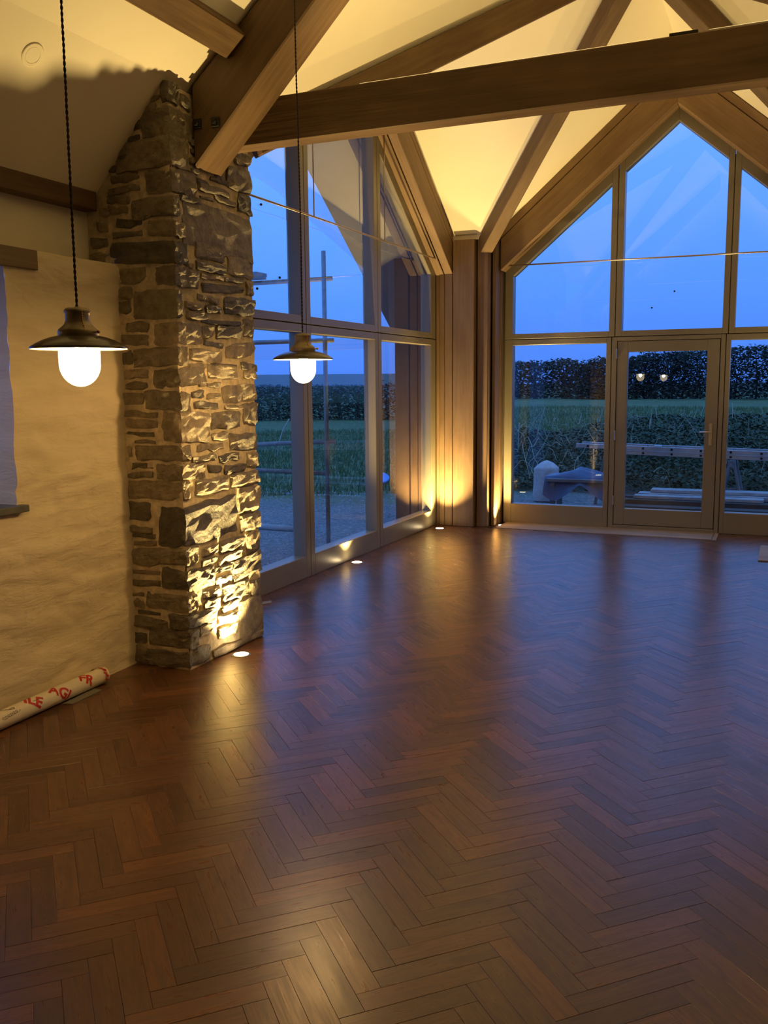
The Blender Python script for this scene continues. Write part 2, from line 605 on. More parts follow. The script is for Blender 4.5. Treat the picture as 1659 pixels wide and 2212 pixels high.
# ================================================================== WALLS
def lump(y, z, amp=1.0):
    n1 = noise.noise(Vector((y * 3.1, z * 7.0 + 0.4 * y, 3.7)))
    n2 = noise.noise(Vector((y * 8.0 + 1.2 * z, z * 19.0, 9.1)))
    n3 = noise.noise(Vector((y * 22.0, z * 30.0, 1.3)))
    rid = max(0.0, 1.0 - abs(noise.noise(Vector((y * 2.6 - z * 1.5, z * 8.5 + y * 1.3, 5.5)))) * 9.0)
    return amp * (0.016 * n1 + 0.008 * n2 + 0.0015 * n3 - 0.008 * rid)


PX = -3.295
wb = MB()


def wall_patch(y0, y1, z0, z1, st=0.022):
    nu, nv = max(1, int((y1 - y0) / st)), max(1, int((z1 - z0) / st))

    def fn(u, v):
        y, z = y0 + (y1 - y0) * u, z0 + (z1 - z0) * v
        top = min(1.0, (2.20 - z) / 0.04)
        return (PX + lump(y, z) - 0.03 * (1 - max(0, top)) ** 2, y, z)
    wb.grid(fn, nu, nv)


NY0, NY1, NZ0, NZ1 = 2.15, 3.25, 1.0, 2.095
wall_patch(NY1, 4.075, 0.0, 2.195)
wall_patch(1.6, NY1, 0.0, NZ0)
wall_patch(1.6, NY0, NZ0, NZ1, 0.05)
wall_patch(1.6, NY1, NZ1, 2.195, 0.03)
wb.grid(lambda u, v: (PX + lump(NY1, NZ0 + (NZ1 - NZ0) * v) * (1 - u) - 0.5 * u,
                      NY1 + 0.004 * noise.noise(Vector((u * 4, v * 18, 2))), NZ0 + (NZ1 - NZ0) * v), 14, 50)
wb.grid(lambda u, v: (PX - 0.5 * u, NY0, NZ0 + (NZ1 - NZ0) * v), 4, 8)
wb.grid(lambda u, v: (PX - 0.5 * u, NY0 + (NY1 - NY0) * v, NZ1), 4, 8)
wb.grid(lambda u, v: (PX - 0.5 * u, NY0 + (NY1 - NY0) * v, NZ0 - 0.02), 4, 8)
wb.grid(lambda u, v: (PX - 0.03 - 0.19 * u, 1.6 + 2.475 * v, 2.195), 2, 40)
pw = wb.build('wall_west', PLASTER, smooth=True)
tag(pw, 'rough limewashed wall with uneven stone underneath, beside the stone pillar', 'wall', kind='structure')
MB().box((-3.62, -4.0, 2.15), (-3.49, 4.10, 2.62)).build('upper_wall', WALLP, pw)
MB().box((-3.80, -4.0, -0.2), (-3.30, 1.6, 2.2)).build('wall_run', WALLP, pw)
sill = MB().box((-3.80, NY0 - 0.04, 0.968), (PX + 0.035, NY1 + 0.032, 1.0)).build('slate_sill', SLATE, pw, bevel=0.003)
sill['label'] = 'dark slate window sill'
lin = MB().box((-3.40, NY0 - 0.2, 2.098), (PX + 0.012, 3.455, 2.19)).build('lintel', DARK_LINTEL, pw, frame=frame_along((-3.3, 1.9, 2.14), (-3.3, 3.4, 2.14)), bevel=0.004)
lin['label'] = 'dark timber lintel over the window recess'
fx = -3.78
for a, b in (((NY0, NZ0), (NY0 + 0.06, NZ1)), ((NY1 - 0.06, NZ0), (NY1, NZ1)), ((NY0, NZ1 - 0.06), (NY1, NZ1)), ((NY0, NZ0), (NY1, NZ0 + 0.06))):
    MB().box((fx, a[0], a[1]), (fx + 0.06, b[0], b[1])).build('recess_window_frame', FRAME, pw, bevel=0.003)
MB().box((fx + 0.02, NY0 + 0.05, NZ0 + 0.05), (fx + 0.04, NY1 - 0.05, NZ1 - 0.05)).build('recess_pane', GLASS, pw)

ew = MB()
ew.box((1.12, -4.0, -0.2), (1.42, 4.10, 2.62))
ew.box((0.76, 4.10, -0.2), (1.42, 4.90, 3.05))
ew.prism('x', [(4.90, -0.2), (9.50, -0.2), (9.50, 3.09), (7.225, 4.68), (4.90, 3.06)], 1.30, 1.42)
eo = tag(ew.build('wall_east', DULLP), 'plain plastered wall along the right of the room', 'wall', kind='structure')
so = tag(MB().prism('y', [(-3.62, -0.2), (1.42, -0.2), (1.42, 2.33), (EX, EZ), (RX, RZ), (WX, EZ), (-3.62, 2.33)], -4.12, -4.0).build('wall_south', DULLP),
         'plain plastered end wall behind the viewer', 'wall', kind='structure')

wp = MB().box((-3.488, -3.98, 2.472), (-3.405, 4.035, 2.572)).build('wall_plate', OAK, None, frame=frame_along((-3.45, -3.9, 2.52), (-3.45, 4.0, 2.52)), bevel=0.005)
tag(wp, 'dark timber wall plate where the sloping ceiling meets the limewashed wall', 'beam')

# ================================================================== STONE PILLAR
CORNER_STONES = [(-2.983, 4.131, 2.968, 3.073), (-3.110, 4.231, 2.808, 2.954), (-3.282, 4.209, 2.654, 2.814), (-3.092, 4.262, 2.532, 2.653), (-3.196, 4.105, 2.409, 2.518), (-3.092, 4.152, 2.313, 2.398), (-3.345, 4.163, 2.182, 2.299), (-3.056, 4.256, 2.063, 2.167), (-3.207, 4.090, 1.895, 2.049), (-3.081, 4.262, 1.760, 1.880), (-3.223, 4.127, 1.653, 1.753), (-3.107, 4.290, 1.542, 1.648), (-3.157, 4.132, 1.419, 1.526), (-3.054, 4.308, 1.245, 1.415), (-3.246, 4.127, 1.148, 1.234), (-3.100, 4.243, 1.042, 1.136), (-3.308, 4.107, 0.936, 1.042), (-3.106, 4.551, 0.689, 0.916), (-3.294, 4.152, 0.577, 0.677), (-3.097, 4.291, 0.439, 0.561), (-3.214, 4.135, 0.325, 0.423), (-3.060, 4.306, 0.227, 0.309), (-3.200, 4.129, 0.119, 0.219), (-3.313, 4.249, -0.001, 0.107)]
LEFT_STONES = [(-3.322, -3.117, 2.605, 2.653), (-3.344, -3.129, 2.554, 2.592), (-3.347, -3.203, 2.498, 2.543), (-3.351, -3.215, 2.442, 2.491), (-3.300, -3.121, 2.374, 2.426), (-3.322, -3.124, 2.322, 2.360), (-3.299, -3.110, 2.083, 2.168), (-3.304, -3.213, 2.014, 2.075), (-3.308, -3.217, 1.935, 2.007), (-3.269, -3.115, 1.831, 1.889), (-3.301, -3.110, 1.759, 1.824), (-3.297, -3.228, 1.658, 1.746), (-3.181, -3.112, 2.851, 2.912), (-3.299, -3.130, 1.590, 1.641), (-3.283, -3.133, 1.532, 1.574), (-3.307, -3.156, 1.449, 1.520), (-3.303, -3.084, 1.379, 1.418), (-3.291, -3.077, 1.324, 1.371), (-3.304, -3.108, 1.280, 1.309), (-3.237, -3.101, 1.239, 1.263), (-3.292, -3.255, 1.164, 1.228), (-3.269, -3.118, 1.102, 1.142), (-3.302, -3.125, 1.055, 1.092), (-3.314, -3.155, 0.818, 0.924), (-3.315, -3.146, 0.749, 0.786), (-3.277, -3.128, 0.724, 0.747), (-3.279, -3.121, 0.677, 0.710), (-3.304, -3.110, 0.515, 0.543), (-3.313, -3.108, 0.446, 0.492), (-3.306, -3.220, 0.388, 0.417), (-3.304, -3.223, 0.321, 0.380), (-3.311, -3.070, 0.207, 0.278), (-3.272, -3.112, 0.288, 0.311), (-3.306, -3.209, 0.120, 0.187), (-3.311, -3.214, 0.009, 0.111)]
RIGHT_STONES = [(4.138, 4.236, 2.968, 3.040), (4.215, 4.30, 2.80, 2.835), (4.22, 4.30, 2.755, 2.785), (4.215, 4.31, 2.705, 2.74), (4.215, 4.29, 2.66, 2.685), (4.648, 4.843, 2.794, 2.871), (4.563, 4.829, 2.639, 2.781), (4.671, 4.829, 2.534, 2.647), (4.127, 4.860, 2.273, 2.528), (4.542, 4.849, 2.168, 2.282), (4.726, 4.850, 2.066, 2.163), (4.487, 4.844, 1.947, 2.049), (4.683, 4.829, 1.824, 1.937), (4.501, 4.830, 1.701, 1.797), (4.656, 4.825, 1.637, 1.687), (4.435, 4.545, 2.677, 2.780), (4.267, 4.384, 2.619, 2.646), (4.398, 4.656, 2.654, 2.685), (4.284, 4.574, 2.581, 2.629), (4.294, 4.419, 2.540, 2.562), (4.119, 4.287, 2.503, 2.539), (4.432, 4.650, 2.553, 2.590), (4.237, 4.532, 2.223, 2.308), (4.170, 4.221, 2.166, 2.193), (4.233, 4.514, 2.159, 2.215), (4.274, 4.490, 2.123, 2.153), (4.503, 4.714, 2.129, 2.156), (4.290, 4.711, 2.058, 2.111), (4.235, 4.441, 2.001, 2.042), (4.126, 4.284, 1.951, 1.991), (4.310, 4.444, 1.944, 1.989), (4.129, 4.307, 1.897, 1.945), (4.266, 4.670, 1.885, 1.912), (4.269, 4.382, 1.807, 1.870), (4.396, 4.659, 1.811, 1.883), (4.285, 4.461, 1.760, 1.794), (4.153, 4.443, 1.679, 1.750), (4.344, 4.611, 1.634, 1.674), (4.136, 4.317, 1.637, 1.670), (4.673, 4.829, 1.584, 1.674), (4.443, 4.831, 1.448, 1.554), (4.659, 4.824, 1.311, 1.441), (4.502, 4.824, 1.172, 1.280), (4.685, 4.827, 1.064, 1.156), (4.505, 4.829, 0.958, 1.045), (4.576, 4.831, 0.795, 0.949), (4.592, 4.824, 0.683, 0.789), (4.650, 4.834, 0.538, 0.672), (4.491, 4.826, 0.405, 0.538), (4.676, 4.811, 0.273, 0.381), (4.552, 4.827, 0.011, 0.274), (4.306, 4.602, 1.588, 1.669), (4.226, 4.296, 1.544, 1.599), (4.301, 4.431, 1.537, 1.567), (4.154, 4.263, 1.484, 1.521), (4.290, 4.427, 1.470, 1.507), (4.171, 4.395, 1.424, 1.464), (4.468, 4.646, 1.414, 1.439), (4.332, 4.634, 1.302, 1.406), (4.326, 4.481, 1.239, 1.285), (4.183, 4.440, 1.190, 1.233), (4.126, 4.362, 1.132, 1.172), (4.392, 4.598, 1.112, 1.162), (4.287, 4.418, 1.064, 1.108), (4.440, 4.666, 1.040, 1.098), (4.150, 4.472, 0.954, 1.040), (4.377, 4.633, 0.596, 0.669), (4.189, 4.353, 0.602, 0.658), (4.358, 4.588, 0.536, 0.588), (4.178, 4.327, 0.551, 0.592), (4.303, 4.490, 0.486, 0.528), (4.314, 4.479, 0.417, 0.468), (4.188, 4.375, 0.364, 0.414), (4.384, 4.658, 0.299, 0.400), (4.184, 4.350, 0.312, 0.354), (4.371, 4.556, 0.245, 0.297), (4.141, 4.304, 0.166, 0.225), (4.322, 4.536, 0.175, 0.240), (4.325, 4.531, 0.096, 0.165), (4.269, 4.809, -0.025, 0.051)]

pillar = empty('stone_pillar', (-3.2, 4.43, 0), 'tall rubble stone pillar with pale mortar joints beside the glazed gable', 'pillar')
pc = MB()
CXF, CYF = -2.939, 4.049


def core_fn_left(u, v):
    x = -3.55 + (CXF + 3.55) * u
    zt = min(3.06, 2.33 + (x + 3.62) * 1.134)
    z = v * zt
    return (x, CYF + 0.010 * noise.noise(Vector((x * 9, 4.0, z * 12))), z)


def core_fn_right(u, v):
    y = CYF + (4.805 - CYF) * u
    z = v * 3.06
    return (CXF + 0.010 * noise.noise(Vector((2.0, y * 9, z * 12))), y, z)


pc.grid(core_fn_left, 24, 110)
pc.grid(core_fn_right, 30, 110)
pc.prism('y', [(-3.6, 0), (CXF - 0.015, 0), (CXF - 0.015, 3.05), (-2.985, 3.04), (-3.6, 2.34)], CYF + 0.015, 4.80)
core = pc.build('mortar_core', MORTAR, pillar, smooth=False, fix=False)


def stone(x0, x1, y0, y1, z0, z1, seed, n=5):
    c = Vector(((x0 + x1) / 2, (y0 + y1) / 2, (z0 + z1) / 2))
    h = Vector(((x1 - x0) / 2, (y1 - y0) / 2, (z1 - z0) / 2))
    rr = min(0.015, 0.42 * min(h.x, h.y, h.z) + 0.002)
    vs, idx, fs = [], {}, []

    def vid(i, j, k):
        key = (i, j, k)
        if key not in idx:
            p = Vector((i / n * 2 - 1, j / n * 2 - 1, k / n * 2 - 1))
            q = Vector((p.x * h.x, p.y * h.y, p.z * h.z))
            qi = Vector((max(-h.x + rr, min(h.x - rr, q.x)), max(-h.y + rr, min(h.y - rr, q.y)), max(-h.z + rr, min(h.z - rr, q.z))))
            d = q - qi
            if d.length > 1e-6: q = qi + d.normalized() * min(d.length, rr)
            w = c + q
            nv = noise.noise_vector(w * 17.0 + Vector((seed * 3.1, seed * 1.7, 0)))
            nw = noise.noise_vector(w * 46.0 + Vector((seed, 0, seed)))
            am = min(0.011, 0.30 * min(h.z, 0.05) + 0.003)
            w += Vector((nv.x, nv.y, nv.z * 1.1)) * am + nw * am * 0.8
            tilt = (seed % 7 - 3) * 0.018
            w.z += (w.x - c.x + w.y - c.y) * tilt
            idx[key] = len(vs)
            vs.append(tuple(w))
        return idx[key]
    for a in range(n):
        for b in range(n):
            fs.append((vid(0, a, b), vid(0, a, b + 1), vid(0, a + 1, b + 1), vid(0, a + 1, b)))
            fs.append((vid(n, a, b), vid(n, a + 1, b), vid(n, a + 1, b + 1), vid(n, a, b + 1)))
            fs.append((vid(a, 0, b), vid(a + 1, 0, b), vid(a + 1, 0, b + 1), vid(a, 0, b + 1)))
            fs.append((vid(a, n, b), vid(a, n, b + 1), vid(a + 1, n, b + 1), vid(a + 1, n, b)))
            fs.append((vid(a, b, 0), vid(a, b + 1, 0), vid(a + 1, b + 1, 0), vid(a + 1, b, 0)))
            fs.append((vid(a, b, n), vid(a + 1, b, n), vid(a + 1, b + 1, n), vid(a, b + 1, n)))
    mb = MB()
    mb.add(vs, fs)
    return mb.build('stone', STONE, pillar, smooth=False, fix=False)


sd = 1
for x0, y1, z0, z1 in CORNER_STONES:
    sd += 1
    pr = 0.001 + 0.008 * RND.random()
    stone(x0, -2.928 + pr, 4.042 - pr, y1, max(z0, 0.004), z1, sd, 6)
for x0, x1, z0, z1 in LEFT_STONES + [(-3.48, -3.33, 2.20, 2.26), (-3.48, -3.36, 2.28, 2.34), (-3.43, -3.35, 2.36, 2.42), (-3.40, -3.33, 2.44, 2.49), (-3.36, -3.20, 2.66, 2.70), (-3.27, -3.19, 2.72, 2.76), (-3.20, -3.11, 2.79, 2.84), (-3.10, -3.01, 2.93, 2.97), (-3.04, -2.985, 2.985, 3.01)]:
    sd += 1
    pr = 0.000 + 0.008 * RND.random()
    stone(x0, x1, 4.042 - pr, 4.12, max(z0, 0.004), z1, sd, 4)
for y0, y1, z0, z1 in RIGHT_STONES:
    sd += 1
    edge = y1 > 4.79
    pr = 0.001 + 0.011 * RND.random()
    stone(-3.02 if not edge else -3.10, -2.930 + pr, y0, min(y1, 4.815), max(z0, 0.004), z1, sd, 5)

# ================================================================== GLAZED GABLES
def zu_w(y): return 4.28 - 0.71 * abs(y - 7.225)
def zu_n(x): return 4.22 - 0.847 * abs(x + 1.105)


def glazed(root, axis, i0, i1, zu, mid, left, right, mull, low_mull, zb, zt0, zt1, drop, groove_z, door=None):
    """axis: wall normal axis; i0..i1 inner to outer face; left/right jambs (a,b); mull: upper mullions (a,b)."""
    def piece(name, poly, a=i0, b=i1, mat=FRAME, bev=0.003):
        return MB().prism(axis, poly, a, b).build(name, mat, root, bevel=bev)
    def rect(a, b, c, d): return [(a, c), (b, c), (b, d), (a, d)]
    s = 1 if i1 > i0 else -1
    g = 0.004
    zg = groove_z
    # jambs, lower and upper run
    for a, b in (left, right):
        piece('jamb', rect(a, b, 0.0, zg - g))
        ta, tb = zu(a), zu(b)
        piece('jamb', [(a, zg + g), (b, zg + g), (b, tb + .03), (a, ta + .03)])
    # transom halves
    ups = [left] + mull + [right]
    for k in range(len(ups) - 1):
        a, b = ups[k][1], ups[k + 1][0]
        piece('transom_rail', rect(a, b, zg + g, zt1))
    lows = [left] + low_mull + [right]
    for k in range(len(lows) - 1):
        a, b = lows[k][1], lows[k + 1][0]
        if not (door and k == door[0]):
            piece('transom_rail', rect(a, b, zt0, zg - g))
            piece('bottom_rail', rect(a, b, 0.0, zb))
        else:
            piece('transom_rail', rect(a, b, door[1], zg - g))
            piece('door_sill', rect(a, b, 0.0, 0.036))
    piece('shadow_gap', rect(left[0] + 0.01, right[1] - 0.01, zg - 0.03, zg + 0.03), i0 + s * 0.012, i1 - s * 0.012, GROOVE, 0)
    # mullions split by a vertical shadow gap
    for (a, b) in mull:
        m = (a + b) / 2
        piece('mullion', [(a, zg + g), (m - g, zg + g), (m - g, zu(m - g) + .03), (a, zu(a) + .03)])
        piece('mullion', [(m + g, zg + g), (b, zg + g), (b, zu(b) + .03), (m + g, zu(m + g) + .03)])
        piece('shadow_gap', [(m - 0.02, zg), (m + 0.02, zg), (m + 0.02, min(zu(m - .02), zu(m + .02)) - 0.02), (m - 0.02, min(zu(m - .02), zu(m + .02)) - 0.02)], i0 + s * 0.012, i1 - s * 0.012, GROOVE, 0)
    for (a, b) in low_mull:
        m = (a + b) / 2
        piece('mullion', rect(a, m - g, 0.0, zg - g))
        piece('mullion', rect(m + g, b, 0.0, zg - g))
        piece('shadow_gap', rect(m - 0.02, m + 0.02, 0.01, zg), i0 + s * 0.012, i1 - s * 0.012, GROOVE, 0)
    # raking head rails between uprights, and panes
    gi, go = i0 + s * 0.055, i0 + s * 0.075
    for k in range(len(ups) - 1):
        a, b = ups[k][1], ups[k + 1][0]
        if a < mid < b:
            for (p, q) in ((a, mid), (mid, b)):
                piece('raking_rail', [(p, zu(p) - drop), (q, zu(q) - drop), (q, zu(q) + .03), (p, zu(p) + .03)])
            piece('pane', [(a - .01, zt1 - .01), (b + .01, zt1 - .01), (b + .01, zu(b) - drop + .01), (mid, zu(mid) - drop + .01), (a - .01, zu(a) - drop + .01)], gi, go, GLASS, 0)
        else:
            piece('raking_rail', [(a, zu(a) - drop), (b, zu(b) - drop), (b, zu(b) + .03), (a, zu(a) + .03)])
            piece('pane', [(a - .01, zt1 - .01), (b + .01, zt1 - .01), (b + .01, zu(b) - drop + .01), (a - .01, zu(a) - drop + .01)], gi, go, GLASS, 0)
    for k in range(len(lows) - 1):
        a, b = lows[k][1], lows[k + 1][0]
        if not (door and k == door[0]):
            piece('pane', rect(a - .01, b + .01, zb - .01, zt0 + .01), gi, go, GLASS, 0)


win_w = empty('window_1', (-3.56, 7.2, 0), 'glazed gable window wall with sloping top panes beside the stone pillar', 'window', kind='structure')
glazed(win_w, 'x', -3.50, -3.62, zu_w, 7.225, (4.95, 5.06), (9.315, 9.45), [(6.45, 6.60), (7.85, 8.0)], [(6.45, 6.60), (7.85, 8.0)],
       0.175, 1.955, 2.085, 0.105, 2.021)
win_n = empty('window_2', (-1.1, 9.96, 0), 'pointed glazed gable window wall around the glass door', 'window', kind='structure')
glazed(win_n, 'y', 9.90, 10.02, zu_n, -1.105, (-2.86, -2.775), (0.565, 0.65), [(-1.74, -1.612), (-0.625, -0.508)], [(-1.762, -1.652), (-0.630, -0.538)],
       0.215, 1.953, 2.075, 0.116, 2.015, door=(1, 1.972))

door = empty('door_1', (-1.14, 9.95, 0), 'glazed single door in the middle of the far gable window', 'door', kind='structure')
DX0, DX1, DZ0, DZ1 = -1.646, -0.637, 0.042, 1.966
for nm, bx in (('stile', (DX0, -1.540, DZ0, DZ1)), ('stile', (-0.757, DX1, DZ0, DZ1)), ('top_rail', (-1.540, -0.757, 1.856, DZ1)), ('bottom_rail', (-1.540, -0.757, DZ0, 0.213))):
    MB().box((bx[0], 9.905, bx[2]), (bx[1], 9.985, bx[3])).build(nm, FRAME, door, bevel=0.003)
MB().box((-1.55, 9.955, 0.205), (-0.75, 9.975, 1.865)).build('pane', GLASS, door)
for sx in ((DX0 - 0.010, DZ0 - 0.01, DX0 + 0.004, DZ1 + 0.01), (DX1 - 0.004, DZ0 - 0.01, DX1 + 0.010, DZ1 + 0.01), (DX0, DZ1 - 0.004, DX1, DZ1 + 0.010), (DX0, DZ0 - 0.010, DX1, DZ0 + 0.004)):
    MB().box((sx[0], 9.985, sx[1]), (sx[2], 10.005, sx[3])).build('seal', GROOVE, door)
for hz in (1.84, 0.99, 0.30):
    MB().tube([(DX0 - 0.004, 9.897, hz - 0.05), (DX0 - 0.004, 9.897, hz + 0.05)], 0.008, 10).build('hinge', CHROME, door, smooth=False)
hd = MB().box((-0.712, 9.895, 0.90), (-0.682, 9.905, 1.12)).build('door_handle', CHROME, door, bevel=0.003)
MB().tube([(-0.697, 9.90, 1.035), (-0.697, 9.86, 1.035), (-0.71, 9.85, 1.036), (-0.80, 9.848, 1.038)], 0.008, 10).build('lever', CHROME, hd, smooth=True)

# outer cheeks and verge of the gable roof seen through the panes
sw_v = empty('roof_verge', (-3.9, 7.2, 3.0), 'overhanging roof verge and boarded cheek outside the side window', 'roof', kind='structure')
MB().prism('x', [(7.225, 4.47), (10.5, 2.175), (10.5, 2.36), (7.225, 4.85)], -4.45, -3.62).build('soffit', SOFFIT, sw_v)
MB().prism('x', [(7.225, 4.47), (3.95, 2.175), (3.95, 2.36), (7.225, 4.85)], -4.45, -3.62).build('soffit', SOFFIT, sw_v)
MB().box((-3.985, 9.47, -0.2), (-3.62, 9.75, 3.05)).build('cheek_wall', CLADDING, sw_v)
MB().box((-2.99, 10.02, -0.2), (-2.84, 10.12, 3.0)).build('cheek_wall', CLADDING, sw_v)

# ================================================================== TIMBER FRAME
def raking_prism(name, axis, poly, a, b, pA, pB, mat, parent, bevel=0.005):
    return MB().prism(axis, poly, a, b).build(name, mat, parent, frame=frame_along(pA, pB), bevel=bevel)


rafter = empty('principal_rafter', (-2.93, 4.36, 2.68), 'heavy oak truss rafter rising from the stone pillar', 'beam')
raking_prism('timber', 'y', [(-2.925, 2.685), (-1.1, 4.468), (-1.1, 4.665), (-2.925, 3.10)], 4.24, 4.49, (-2.93, 4.36, 2.7), (-1.1, 4.36, 4.48), OAK, rafter, 0.008)
for bx, bz in ((-2.782, 2.902), (-2.893, 2.905)):
    wsh = MB().box((bx - 0.024, 4.230, bz - 0.024), (bx + 0.024, 4.242, bz + 0.024)).build('washer', BLACK, rafter, bevel=0.002)
    MB().tube([(bx, 4.232, bz), (bx, 4.212, bz)], 0.012, 6).build('bolt', BLACK, wsh)

tie = beam('tie_beam', (-2.92, 4.55, 2.952), (0.75, 4.55, 2.952), 0.12, 0.235, OAK, bevel=0.006)
tag(tie, 'long horizontal oak tie beam crossing the room below the vault', 'beam')
purlin = beam('purlin', (-2.666, -3.99, 3.275), (-2.666, 4.238, 3.275), 0.15, 0.08, OAK, upv=(-0.65, 0, 0.76))
tag(purlin, 'short oak purlin butting into the truss rafter under the sloping ceiling', 'beam')
led_box = MB().box((-0.557, 4.495, 3.069), (-0.434, 4.56, 3.083)).build('led_driver', BLACK, None, bevel=0.002)
tag(led_box, 'small flat black box lying on top of the tie beam', 'electrical box')

for nm, q, lab in (('valley_rafter', NW, 'oak valley rafter rising from the corner post'),
                   ('valley_rafter', SW, 'oak valley rafter behind the tie beam, rising from the stone pillar'),
                   ('valley_rafter', NE, 'oak valley rafter descending at the far right behind the tie beam'),
                   ('valley_rafter', SE, 'oak valley rafter descending to the near right corner')):
    a, b = Vector(q), Vector(P)
    dz = Vector((0, 0, -0.095))
    d = (b - a).normalized()
    tag(beam(nm, a + dz - d * 0.05, b + dz, 0.13, 0.17, OAK), lab, 'beam')


def gable_rafter(axis, e_u, a_u, zu, ceil_z, i0, i1, label):
    """e_u eaves coordinate, a_u apex coordinate along the gable; i0 room face, i1 glazing face."""
    root = empty('gable_rafter', ((i0 + i1) / 2, (e_u + a_u) / 2, zu(e_u)) if axis == 'x' else ((e_u + a_u) / 2, (i0 + i1) / 2, zu(e_u)), label, 'beam')
    s = 1 if i1 > i0 else -1
    split = 0.105

    def pt(u, z): return (i0, u, z) if axis == 'x' else (u, i0, z)
    A, B = pt(e_u, zu(e_u)), pt(a_u, zu(a_u))
    ze, za = zu(e_u), zu(a_u)
    ce, ca = ceil_z(e_u), ceil_z(a_u)
    m = (i0 + i1) / 2
    raking_prism('timber', axis, [(e_u, ze), (a_u, za), (a_u, ca - split - .004), (e_u, ce - split - .004)], i0, m - s * 0.006, A, B, OAK_POST, root)
    raking_prism('timber', axis, [(e_u, ze), (a_u, za), (a_u, ca - split - .004), (e_u, ce - split - .004)], m + s * 0.006, i1, A, B, OAK_POST, root)
    raking_prism('cover_board', axis, [(e_u, ce - split + .004), (a_u, ca - split + .004), (a_u, ca - .001), (e_u, ce - .001)], i0 + s * 0.004, i1, A, B, OAK_POST, root)
    raking_prism('packer', axis, [(e_u, ze + .05), (a_u, za + .05), (a_u, ca - .02), (e_u, ce - .02)], m - s * 0.03, m + s * 0.03, A, B, GROOVE, root, 0)
    return root


cz_n = lambda x: RZ - 0.8595 * abs(x - RX)
cz_w = lambda y: RZ - 0.699 * abs(y - RY)
gable_rafter('y', -2.86, -1.105, zu_n, cz_n, 9.71, 9.90, 'oak gable rafter on the corner-post side of the pointed far window')
gable_rafter('y', 0.65, -1.105, zu_n, cz_n, 9.71, 9.90, 'oak gable rafter on the right side of the pointed far window')
gable_rafter('x', 9.47, 7.225, zu_w, cz_w, -3.31, -3.50, 'oak gable rafter over the side window, next to the corner post')
gable_rafter('x', 4.98, 7.225, zu_w, cz_w, -3.31, -3.50, 'oak gable rafter over the side window, behind the stone pillar')

post = empty('corner_post', (-3.15, 9.55, 0), 'oak boarded corner post between the two glazed gables', 'post')


def vboard(x0, x1, y0, y1, z1, mat=OAK_POST):
    fr = frame_along(((x0 + x1) / 2, (y0 + y1) / 2, 0), ((x0 + x1) / 2, (y0 + y1) / 2, 1), (0, -1, 0))
    return MB().box((x0, y0, 0.0), (x1, y1, z1)).build('board', mat, post, frame=fr, bevel=0.005)


vboard(-3.50, -3.462, 9.462, 9.60, 3.04)
vboard(-3.458, -3.402, 9.452, 9.60, 3.04)
vboard(-3.398, -3.310, 9.450, 9.60, 3.04)
vboard(-3.298, -3.062, 9.435, 9.62, 3.04)
vboard(-3.048, -2.930, 9.500, 9.66, 3.04)
vboard(-2.915, -2.880, 9.60, 9.70, 3.12)
vboard(-2.915, -2.885, 9.71, 9.79, 3.12)
vboard(-2.915, -2.878, 9.80, 9.90, 3.12)
MB().box((-3.62, 9.60, 0.0), (-2.93, 10.02, 3.03)).build('backing', GROOVE, post)
MB().box((-3.62, 9.50, 3.042), (-2.925, 10.02, 3.20)).build('plaster_fill', CEIL, ceil_o)
ne = tag(MB().box((0.66, 9.47, 0), (1.42, 10.02, 3.05)).build('corner_post', OAK_POST, None, bevel=0.005), 'oak corner post at the far right of the room', 'post')

# tie rods across the gables
rod = empty('tie_rod', (-3.43, 7.2, 2.84), 'thin steel tie rod with hangers across the side window', 'tie rod')
MB().tube([(-3.43, 4.98, 2.838), (-3.43, 9.42, 2.838)], 0.008, 8).build('rod', STEEL, rod, smooth=True)
for hy in (6.555, 7.935):
    MB().tube([(-3.43, hy, 2.84), (-3.43, hy, zu_w(hy) + 0.02)], 0.005, 8).build('hanger', STEEL, rod, smooth=True)
rod2 = MB().tube([(-2.83, 9.80, 2.790), (0.60, 9.80, 2.770)], 0.008, 8).build('tie_rod', STEEL, None, smooth=True)
tag(rod2, 'thin steel tie rod across the pointed far window', 'tie rod')

# threshold boards and loose flat pieces on the floor
tb = MB().box((-2.82, 9.46, -0.011), (-0.62, 9.895, 0.006)).build('threshold_board', PALE_BOARD, None, frame=frame_along((-2.8, 9.6, 0), (-0.6, 9.6, 0)), bevel=0.002)
tag(tb, 'long bare pale board on the floor in front of the glass door', 'board')
tb2 = MB().box((-0.615, 9.43, -0.011), (-0.575, 9.895, 0.008)).build('threshold_board', PALE_BOARD, None, frame=frame_along((-0.59, 9.5, 0), (-0.59, 9.9, 0)), bevel=0.002)
tag(tb2, 'short narrow pale strip closing the right end of the door board', 'board')
sheet = MB().box((-0.165, 8.46, 0.0005), (0.60, 9.25, 0.012)).build('loose_board', PALE_BOARD, None, bevel=0.002)
tag(sheet, 'pale sheet of board lying on the floor at the right edge', 'board')
card = MB().prism('z', [(-3.40, 5.44), (-3.325, 5.58), (-3.36, 5.64), (-3.45, 5.50)], 0.0005, 0.004).build('offcut_card', simple('grey_card', (0.30, 0.28, 0.25), 0.6))
tag(card, 'small grey offcut of card on the floor behind the stone pillar', 'card')

